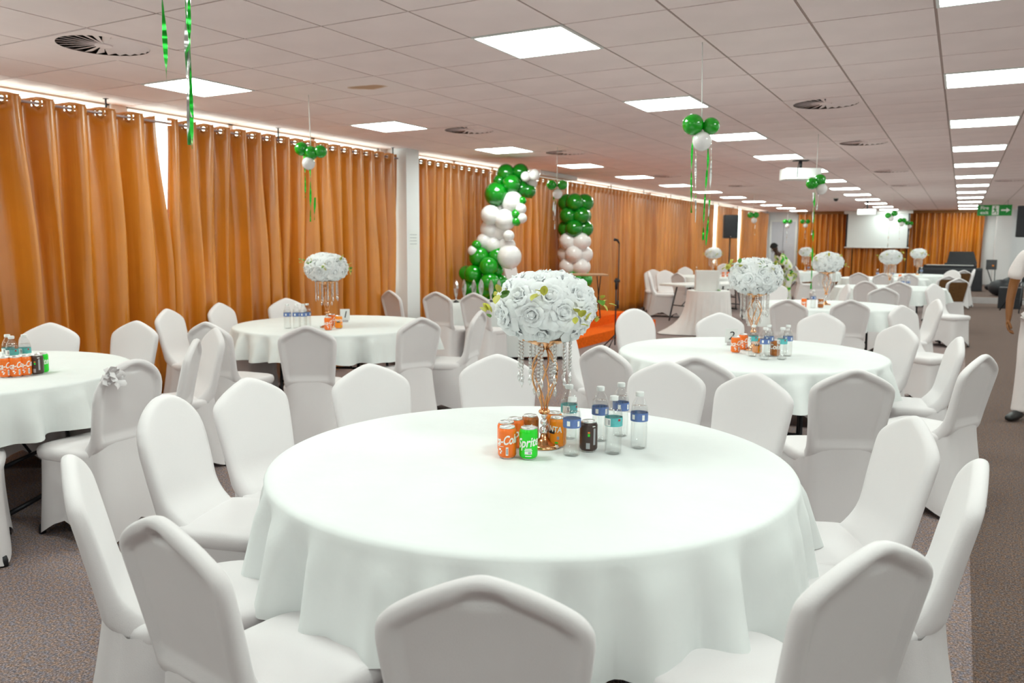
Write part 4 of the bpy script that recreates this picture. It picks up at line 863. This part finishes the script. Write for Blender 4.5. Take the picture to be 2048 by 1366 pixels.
loudspeaker('loudspeaker', 'black loudspeaker cut off by the right edge of the picture', (1.26, 21.4, 1.70), R(-5), .70, .44); tripod('black tripod stand under the right loudspeaker', (1.26, 21.4, 0), 1.71)
bx_ = thing('bass_cabinet', 'black floor box right of the aisle, below the right loudspeaker', 'box', (1.10, 22.75, 0), R(-4)); flat_bevel(part('cabinet', MB().box(-.24, .24, -.25, .25, 0, .50), 'black', bx_, False), .01); part('top_panel', MB().box(-.23, .23, -.24, .24, .50, .505), 'grey_metal', bx_, False)
bag = MB().ball((0, 0, .22), .3, 16, 10, .75).ball((.22, .05, .3), .24, 14, 8, .9); o = part('equipment_bag', bag, 'black', loc=(.98, 25.2, .155)); tag(o, 'soft black bag heaped behind the floor box', 'bag')
# keyboard on a table with a raised lid unit
kb = thing('keyboard_table', 'black draped table of keyboard gear in front of the far curtains', 'table', (-.28, 27.4, .155), 0); part('drape', rect_cloth(.85, .30, .66, .68, 2, .02), 'black', kb); part('keyboard', MB().box(-.7, .7, -.25, .12, .685, .76), 'black_metal', kb, False); part('white_keys', MB().box(-.62, .62, -.26, -.13, .755, .768), 'print_white', kb, False)
lp_ = thing('mixer_case', 'black open flight case standing on the keyboard table', 'case', (.0, 27.45, .918), R(-8)); part('base', MB().box(-.40, .40, -.2, .18, 0, .06), 'black', lp_, False); part('lid', MB().add([(-.40, .18, .06), (.40, .18, .06), (.28, .26, .40), (-.36, .26, .40), (-.40, .21, .06), (.40, .21, .06), (.28, .29, .40), (-.36, .29, .40)], [(0, 1, 2, 3), (7, 6, 5, 4), (0, 4, 5, 1), (1, 5, 6, 2), (2, 6, 7, 3), (3, 7, 4, 0)]), 'black', lp_, False)
am = thing('stage_monitor', 'small dark amplifier with an orange lamp on a leaning stand', 'amplifier', (.82, 28.3, .155), R(-10)); part('panel', MB().box(-.14, .14, -.04, .04, .62, .92), 'grey_metal', am, False); part('indicator', MB().ball((.05, -.05, .74), .03, 10, 6), 'can_fanta', am); part('stand_leg', MB().tube([(-.1, 0, .62), (.12, 0, .02)], .014, 8), 'black_metal', am); part('stand_leg', MB().tube([(.1, 0, .62), (.1, .1, .02)], .012, 8), 'black_metal', am); part('foot', MB().ball((-.02, -.05, .09), .12, 12, 8, .75), 'black', am)
# projection screen
ps = thing('projection_screen', 'pull-down projection screen before the far curtains', 'screen', (-2.68, 31.35, 0)); part('surface', MB().box(-.98, .98, -.004, .004, 1.42, 2.60), 'screen', ps, False)
part('side_border', MB().box(-1.04, -.98, -.005, .005, 1.42, 2.60), 'black', ps, False); part('side_border', MB().box(.98, 1.04, -.005, .005, 1.42, 2.60), 'black', ps, False); part('bottom_bar', MB().tube([(-1.06, 0, 1.40), (1.06, 0, 1.40)], .02, 8), 'plastic_white', ps); part('roller_case', MB().box(-1.12, 1.12, -.05, .05, 2.60, 2.70), 'plastic_white', ps, False)
def projector(lab, loc, rz, s):
    t = thing('ceiling_projector', lab, 'projector', loc, rz, 'ceiling projectors'); t.scale = (s, s, s)
    flat_bevel(part('body', MB().box(-.25, .25, -.17, .17, -.08, .08), 'plastic_white', t, False), .015, 3); part('lens', MB().lathe([(.05, 0), (.055, .03), (.045, .03)], 20), 'black', t, loc=(.10, .17, 0)).rotation_euler = (R(-90), 0, 0)
    for q in (-1, 1): part('vent_grille', MB().box(q * .11 - .08, q * .11 + .08, -.176, -.17, -.05, .05), 'print_grey' if s < .95 else 'plastic_white', t, False)
    part('mount_pole', MB().tube([(0, 0, .08), (0, 0, (CEIL - loc[2]) / s)], .02, 10), 'black_metal', t); part('mount_plate', MB().box(-.10, .10, -.06, .06, (CEIL - loc[2]) / s - .012, (CEIL - loc[2]) / s), 'black_metal', t, False); part('cable', MB().tube([(0, .0, .22), (-.06, -.10, .16), (-.10, -.18, .06), (-.10, -.178, -.05)], .006, 6), 'black', t)
projector('white ceiling projector behind the hanging green balloons', (-2.10, 12.2, 2.515), R(28), 1.0); projector('small far white ceiling projector above the screen', (-2.35, 24.2, 2.40), R(0), .95)
dc = thing('dome_camera', 'small black dome on the ceiling left of the far projector', 'camera', (-2.95, 22.5, CEIL)); part('dome', MB().ball((0, 0, -.03), .06, 14, 8), 'black', dc); part('mount', MB().lathe([(.07, -.02), (.07, 0)], 16), 'plastic_white', dc)
# exit sign
es = thing('exit_sign', 'green exit sign with white running figure and arrow, hung from the ceiling', 'sign', (.70, 25.3, 2.45), R(2))
flat_bevel(part('panel', MB().box(-.40, .40, -.02, .02, -.145, .145), 'sign_green', es, False), .006)
for q in (-.3, .3): part('hanger', MB().tube([(q, 0, .14), (q, 0, CEIL - 2.45)], .006, 6), 'chrome', es)
for s, z in (('Fire', .062), ('exit', -.062)):
    o = link('lettering', text_mesh(s, .125, 'print_white', bold=.002), es, loc=(-.235, -.0215, z)); o.rotation_euler = (R(90), 0, 0)
part('pictogram_field', MB().box(-.06, .10, -.022, -.02, -.125, .125), 'print_white', es, False)
pg = MB(); Yp = -.0225
def bar(x0, z0, x1, z1, w):
    d_ = Vector((x1 - x0, 0, z1 - z0)).normalized(); n_ = Vector((-d_.z, 0, d_.x)) * w / 2; pg.add([(x0 + n_.x, Yp, z0 + n_.z), (x1 + n_.x, Yp, z1 + n_.z), (x1 - n_.x, Yp, z1 - n_.z), (x0 - n_.x, Yp, z0 - n_.z)], [(0, 1, 2, 3)])
bar(.0, .055, .02, -.02, .035); bar(.005, .045, -.035, .02, .016); bar(.01, .04, .055, .015, .016); bar(.02, -.015, .06, -.055, .02); bar(.06, -.05, .05, -.10, .018); bar(.015, -.02, -.01, -.065, .02); bar(-.01, -.06, -.045, -.075, .018)
pg.add([(.012 + .018 * math.cos(a * .5236), Yp, .088 + .018 * math.sin(a * .5236)) for a in range(12)], [tuple(range(12))]); part('running_figure', pg, 'sign_green', es, False)
part('arrow', MB().add([(.15, Yp, .02), (.27, Yp, .02), (.27, Yp, .062), (.36, Yp, 0), (.27, Yp, -.062), (.27, Yp, -.02), (.15, Yp, -.02)], [tuple(range(7))]), 'print_white', es, False)
# smoke detector
sd = thing('smoke_detector', 'small white round smoke detector on the ceiling above the second light', 'detector', (-2.30, 9.3, CEIL)); part('housing', MB().lathe([(.03, -.04), (.05, -.03), (.055, -.01), (.06, 0)], 20), 'plastic_white', sd); part('base', MB().lathe([(.062, -.008), (.062, 0)], 20), 'plastic_white', sd)

# ================================================================ people
def skin_mesh(name, material, V, E, rad, sub=2, smooth_rounds=0):
    me = bpy.data.meshes.new(name); me.from_pydata([tuple(v) for v in V], E, []); o = bpy.data.objects.new(name, me); COL.objects.link(o)
    sk_ = o.modifiers.new('skin', 'SKIN'); sk_.use_smooth_shade = True; sk_.branch_smoothing = 0.6
    for i, d_ in enumerate(me.skin_vertices[0].data):
        r_ = rad[i]; d_.radius = r_ if isinstance(r_, tuple) else (r_, r_); d_.use_root = (i == 0)
    ss = o.modifiers.new('sub', 'SUBSURF'); ss.levels = sub; ss.render_levels = sub
    out = bpy.data.meshes.new_from_object(o.evaluated_get(bpy.context.evaluated_depsgraph_get())); bpy.data.objects.remove(o); bpy.data.meshes.remove(me)
    out.name = name; out.materials.clear(); out.materials.append(MATS[material]); out.polygons.foreach_set('use_smooth', [True] * len(out.polygons)); return out
class Sk:
    def __init__(s): s.v = []; s.e = []; s.r = []
    def chain(s, pts, start=None):
        prev = start
        for p, r_ in pts:
            s.v.append(Vector(p)); s.r.append(r_); i = len(s.v) - 1
            if prev is not None: s.e.append((prev, i))
            prev = i
        return prev
def hand(sk, wrist, idx, down, side, fwd_, curl, s=1.0):
    d, sd, f = Vector(down).normalized(), Vector(side).normalized(), Vector(fwd_).normalized()
    palm = Vector(wrist) + d * .055 * s; p = sk.chain([(palm, (.030 * s, .016 * s))], idx)
    for q, (off, ln) in enumerate([(-.030, .070), (-.010, .080), (.010, .075), (.029, .060)]):
        b_ = palm + sd * off * s + d * .030 * s; p1 = b_ + d * ln * .40 * s + f * .012 * s; p2 = p1 + (d * math.cos(curl) + f * math.sin(curl)) * ln * .34 * s; p3 = p2 + (d * math.cos(curl * 1.9) + f * math.sin(curl * 1.9)) * ln * .30 * s
        sk.chain([(b_, .0092 * s), (p1, .0088 * s), (p2, .0082 * s), (p3, .007 * s)], p)
    t0 = palm - sd * .028 * s - d * .01 * s + f * .01 * s
    sk.chain([(t0, .011 * s), (t0 - sd * .016 * s + d * .028 * s + f * .014 * s, .0100 * s), (t0 - sd * .014 * s + d * .055 * s + f * .024 * s, .0085 * s)], p)
def head_features(parent, c, f, s, skin_name):
    f = Vector(f).normalized(); r_ = Vector((f.y, -f.x, 0)).normalized(); up = r_.cross(f)
    c = Vector(c)
    hp = MB()
    def put(mb, p, rad, sz=1.0, n=10): mb.ball(tuple(p), rad, n, 7, sz)
    e = MB(); put(e, c + f * .086 * s + r_ * .032 * s + up * .008 * s, .012 * s); put(e, c + f * .086 * s - r_ * .032 * s + up * .008 * s, .012 * s); part('eyes', e, 'print_white', parent)
    e = MB(); put(e, c + f * .0955 * s + r_ * .032 * s + up * .008 * s, .006 * s); put(e, c + f * .0955 * s - r_ * .032 * s + up * .008 * s, .006 * s); part('pupils', e, 'print_black', parent)
    part('lips', MB().tube([c + f * .090 * s - r_ * .024 * s - up * .058 * s, c + f * .101 * s - up * .056 * s, c + f * .090 * s + r_ * .024 * s - up * .058 * s], .007 * s, 8), skin_name, parent)
def add_head(sk, neck_idx, c, f, s=1.0):
    c, f = Vector(c), Vector(f).normalized(); r_ = Vector((f.y, -f.x, 0)).normalized(); up = r_.cross(f)
    h = sk.chain([(c - up * .055 * s - f * .0 * s, (.062 * s, .070 * s)), (c, (.078 * s, .094 * s)), (c + up * .062 * s - f * .01 * s, (.070 * s, .085 * s))], neck_idx)
    hi = len(sk.v) - 2
    sk.chain([(c + f * .085 * s - up * .012 * s, .015 * s), (c + f * .106 * s - up * .026 * s, .012 * s)], hi)
    for q in (-1, 1): sk.chain([(c + r_ * q * .078 * s - up * .01 * s, .012 * s), (c + r_ * q * .09 * s + up * .012 * s - f * .01 * s, (.008 * s, .016 * s))], hi)
def hair_cap(parent, c, f, s=1.0):
    f = Vector(f).normalized(); r_ = Vector((f.y, -f.x, 0)).normalized(); up = r_.cross(f); c = Vector(c); mb = MB(); rows = []
    for i in range(8):
        th = R(8 + 82 * i / 7); row = []
        for j in range(21):
            a = 2 * math.pi * j / 20; k = 1.0 if math.cos(a) < .3 else max(.58, 1 - .42 * (math.cos(a) - .3))
            t2 = th * k; d_ = up * math.cos(t2) + (f * math.cos(a) + r_ * math.sin(a)) * math.sin(t2)
            row.append(c + up * .018 * s - f * .006 * s + Vector((d_.dot(r_) * r_ * .087 + d_.dot(f) * f * .103 + d_.dot(up) * up * .122)) * s)
        rows.append(row)
    part('hair', mb.grid(rows), 'hair', parent)

# person at the right edge, standing in the aisle and facing the camera
px, py = 0.67, 8.17
person = thing('person', 'person in white short-sleeved tunic and trousers at the right edge, arm hanging', 'person', (px, py, 0), R(-8))
S = Sk()          # local: x = towards picture right, -y = towards the camera
S.chain([((0, 0, .98), (.135, .10))]); n1 = S.chain([((0, .0, 1.10), (.125, .095)), ((0, .0, 1.28), (.145, .105)), ((0, .01, 1.42), (.13, .09)), ((0, .01, 1.52), (.055, .055))], 0)
add_head(S, n1, (0, -.02, 1.66), (0, -1, 0))
for s in (-1, 1):
    a = S.chain([((s * .185, .01, 1.455), .058), ((s * .232, .015, 1.32), .050), ((s * .262, .02, 1.17), .041), ((s * .272, -.01, 1.05), .037), ((s * .270, -.05, .905), .026)], 3)
    hand(S, (s * .270, -.05, .905), a, (0, -.12, -1), (0, 1 , 0), (-s, 0, 0), .75, 1.0)
    S.chain([((s * .095, 0, .90), .088), ((s * .11, -.005, .70), .072), ((s * .118, -.01, .50), .056), ((s * .125, .012, .34), .050), ((s * .13, .02, .12), .036), ((s * .15, -.05, .045), .034), ((s * .19, -.15, .032), .028)], 0)
link('body', skin_mesh('body', 'skin', S.v, S.e, S.r), person)
Tn = Sk(); Tn.chain([((0, 0, .98), (.165, .13))]); Tn.chain([((0, 0, 1.12), (.155, .122)), ((0, 0, 1.28), (.17, .125)), ((0, .01, 1.42), (.15, .105)), ((0, .01, 1.475), (.075, .07))], 0)
for s in (-1, 1): Tn.chain([((s * .19, .01, 1.455), .072), ((s * .235, .015, 1.33), .072), ((s * .262, .018, 1.215), .074)], 3)
Tn.chain([((0, 0, .80), (.185, .14))], 0)
link('tunic', skin_mesh('tunic', 'shirt', Tn.v, Tn.e, Tn.r), person)
Tr = Sk(); Tr.chain([((0, 0, .93), (.15, .115))])
for s in (-1, 1): Tr.chain([((s * .095, 0, .86), .10), ((s * .112, -.005, .66), .085), ((s * .12, 0, .45), .074), ((s * .128, .010, .25), .072), ((s * .134, .0, .10), .074), ((s * .136, -.01, .055), .078)], 0)
link('trousers', skin_mesh('trousers', 'shirt', Tr.v, Tr.e, Tr.r), person)
for s in (-1, 1):
    Sh = Sk(); Sh.chain([((s * .130, .045, .055), (.042, .050)), ((s * .150, -.05, .050), (.046, .046)), ((s * .185, -.14, .036), (.046, .034)), ((s * .205, -.19, .030), (.034, .026))]); link('shoe', skin_mesh('shoe', 'shoe', Sh.v, Sh.e, Sh.r), person)
head_features(person, (0, -.02, 1.66), (0, -1, 0), 1.0, 'skin'); hair_cap(person, (0, -.02, 1.66), (0, -1, 0))

# person bending over a far table
pb = thing('person', 'person in green and white patterned tunic bending over a far table', 'person', (-3.85, 20.35, 0), R(29.3))
S = Sk(); S.chain([((.20, 0, .86), (.13, .12))]); n1 = S.chain([((.13, -.01, 1.00), (.12, .12)), ((.02, -.02, 1.14), (.125, .13)), ((-.08, -.02, 1.24), (.11, .12)), ((-.135, -.03, 1.31), (.052, .052))], 0)
add_head(S, n1, (-.19, -.04, 1.41), (-.80, -.15, -.55), 1.0)
for s in (-1, 1):
    a = S.chain([((-.06, s * .17, 1.22), .055), ((-.04, s * .21, 1.06), .048), ((-.02, s * .21, .93), .040), ((-.12, s * .18, .86), .034), ((-.20, s * .14, .82), .026)], 3)
    hand(S, (-.20, s * .14, .82), a, (-1, 0, -.35), (0, s, 0), (0, 0, -1), .5)
    S.chain([((.21, s * .095, .80), .088), ((.17, s * .11, .62), .074), ((.14, s * .115, .46), .058), ((.18, s * .12, .28), .048), ((.20, s * .12, .10), .036), ((.15, s * .125, .04), .034), ((.06, s * .13, .03), .028)], 0)
link('body', skin_mesh('body', 'skin_dark', S.v, S.e, S.r), pb)
Tn = Sk(); Tn.chain([((.20, 0, .84), (.165, .15))]); Tn.chain([((.13, -.01, 1.00), (.15, .145)), ((.02, -.02, 1.14), (.15, .155)), ((-.08, -.02, 1.24), (.128, .135)), ((-.115, -.025, 1.285), (.07, .07))], 0)
for s in (-1, 1): Tn.chain([((-.06, s * .175, 1.22), .070), ((-.045, s * .212, 1.08), .066), ((-.03, s * .215, .98), .066)], 3)
link('tunic', skin_mesh('tunic', 'tunic', Tn.v, Tn.e, Tn.r), pb)
Tr = Sk(); Tr.chain([((.21, 0, .80), (.15, .14))])
for s in (-1, 1): Tr.chain([((.21, s * .095, .76), .10), ((.17, s * .11, .60), .086), ((.145, s * .115, .45), .076), ((.18, s * .12, .26), .068), ((.20, s * .12, .09), .064)], 0)
link('trousers', skin_mesh('trousers', 'tunic', Tr.v, Tr.e, Tr.r), pb)
for s in (-1, 1):
    Sh = Sk(); Sh.chain([((.22, s * .12, .055), (.042, .050)), ((.13, s * .125, .050), (.046, .046)), ((.05, s * .13, .036), (.046, .034)), ((.0, s * .13, .030), (.034, .026))]); link('shoe', skin_mesh('shoe', 'shoe', Sh.v, Sh.e, Sh.r), pb)
head_features(pb, (-.19, -.04, 1.41), (-.80, -.15, -.55), 1.0, 'skin_dark'); hair_cap(pb, (-.19, -.04, 1.41), (-.80, -.15, -.55))
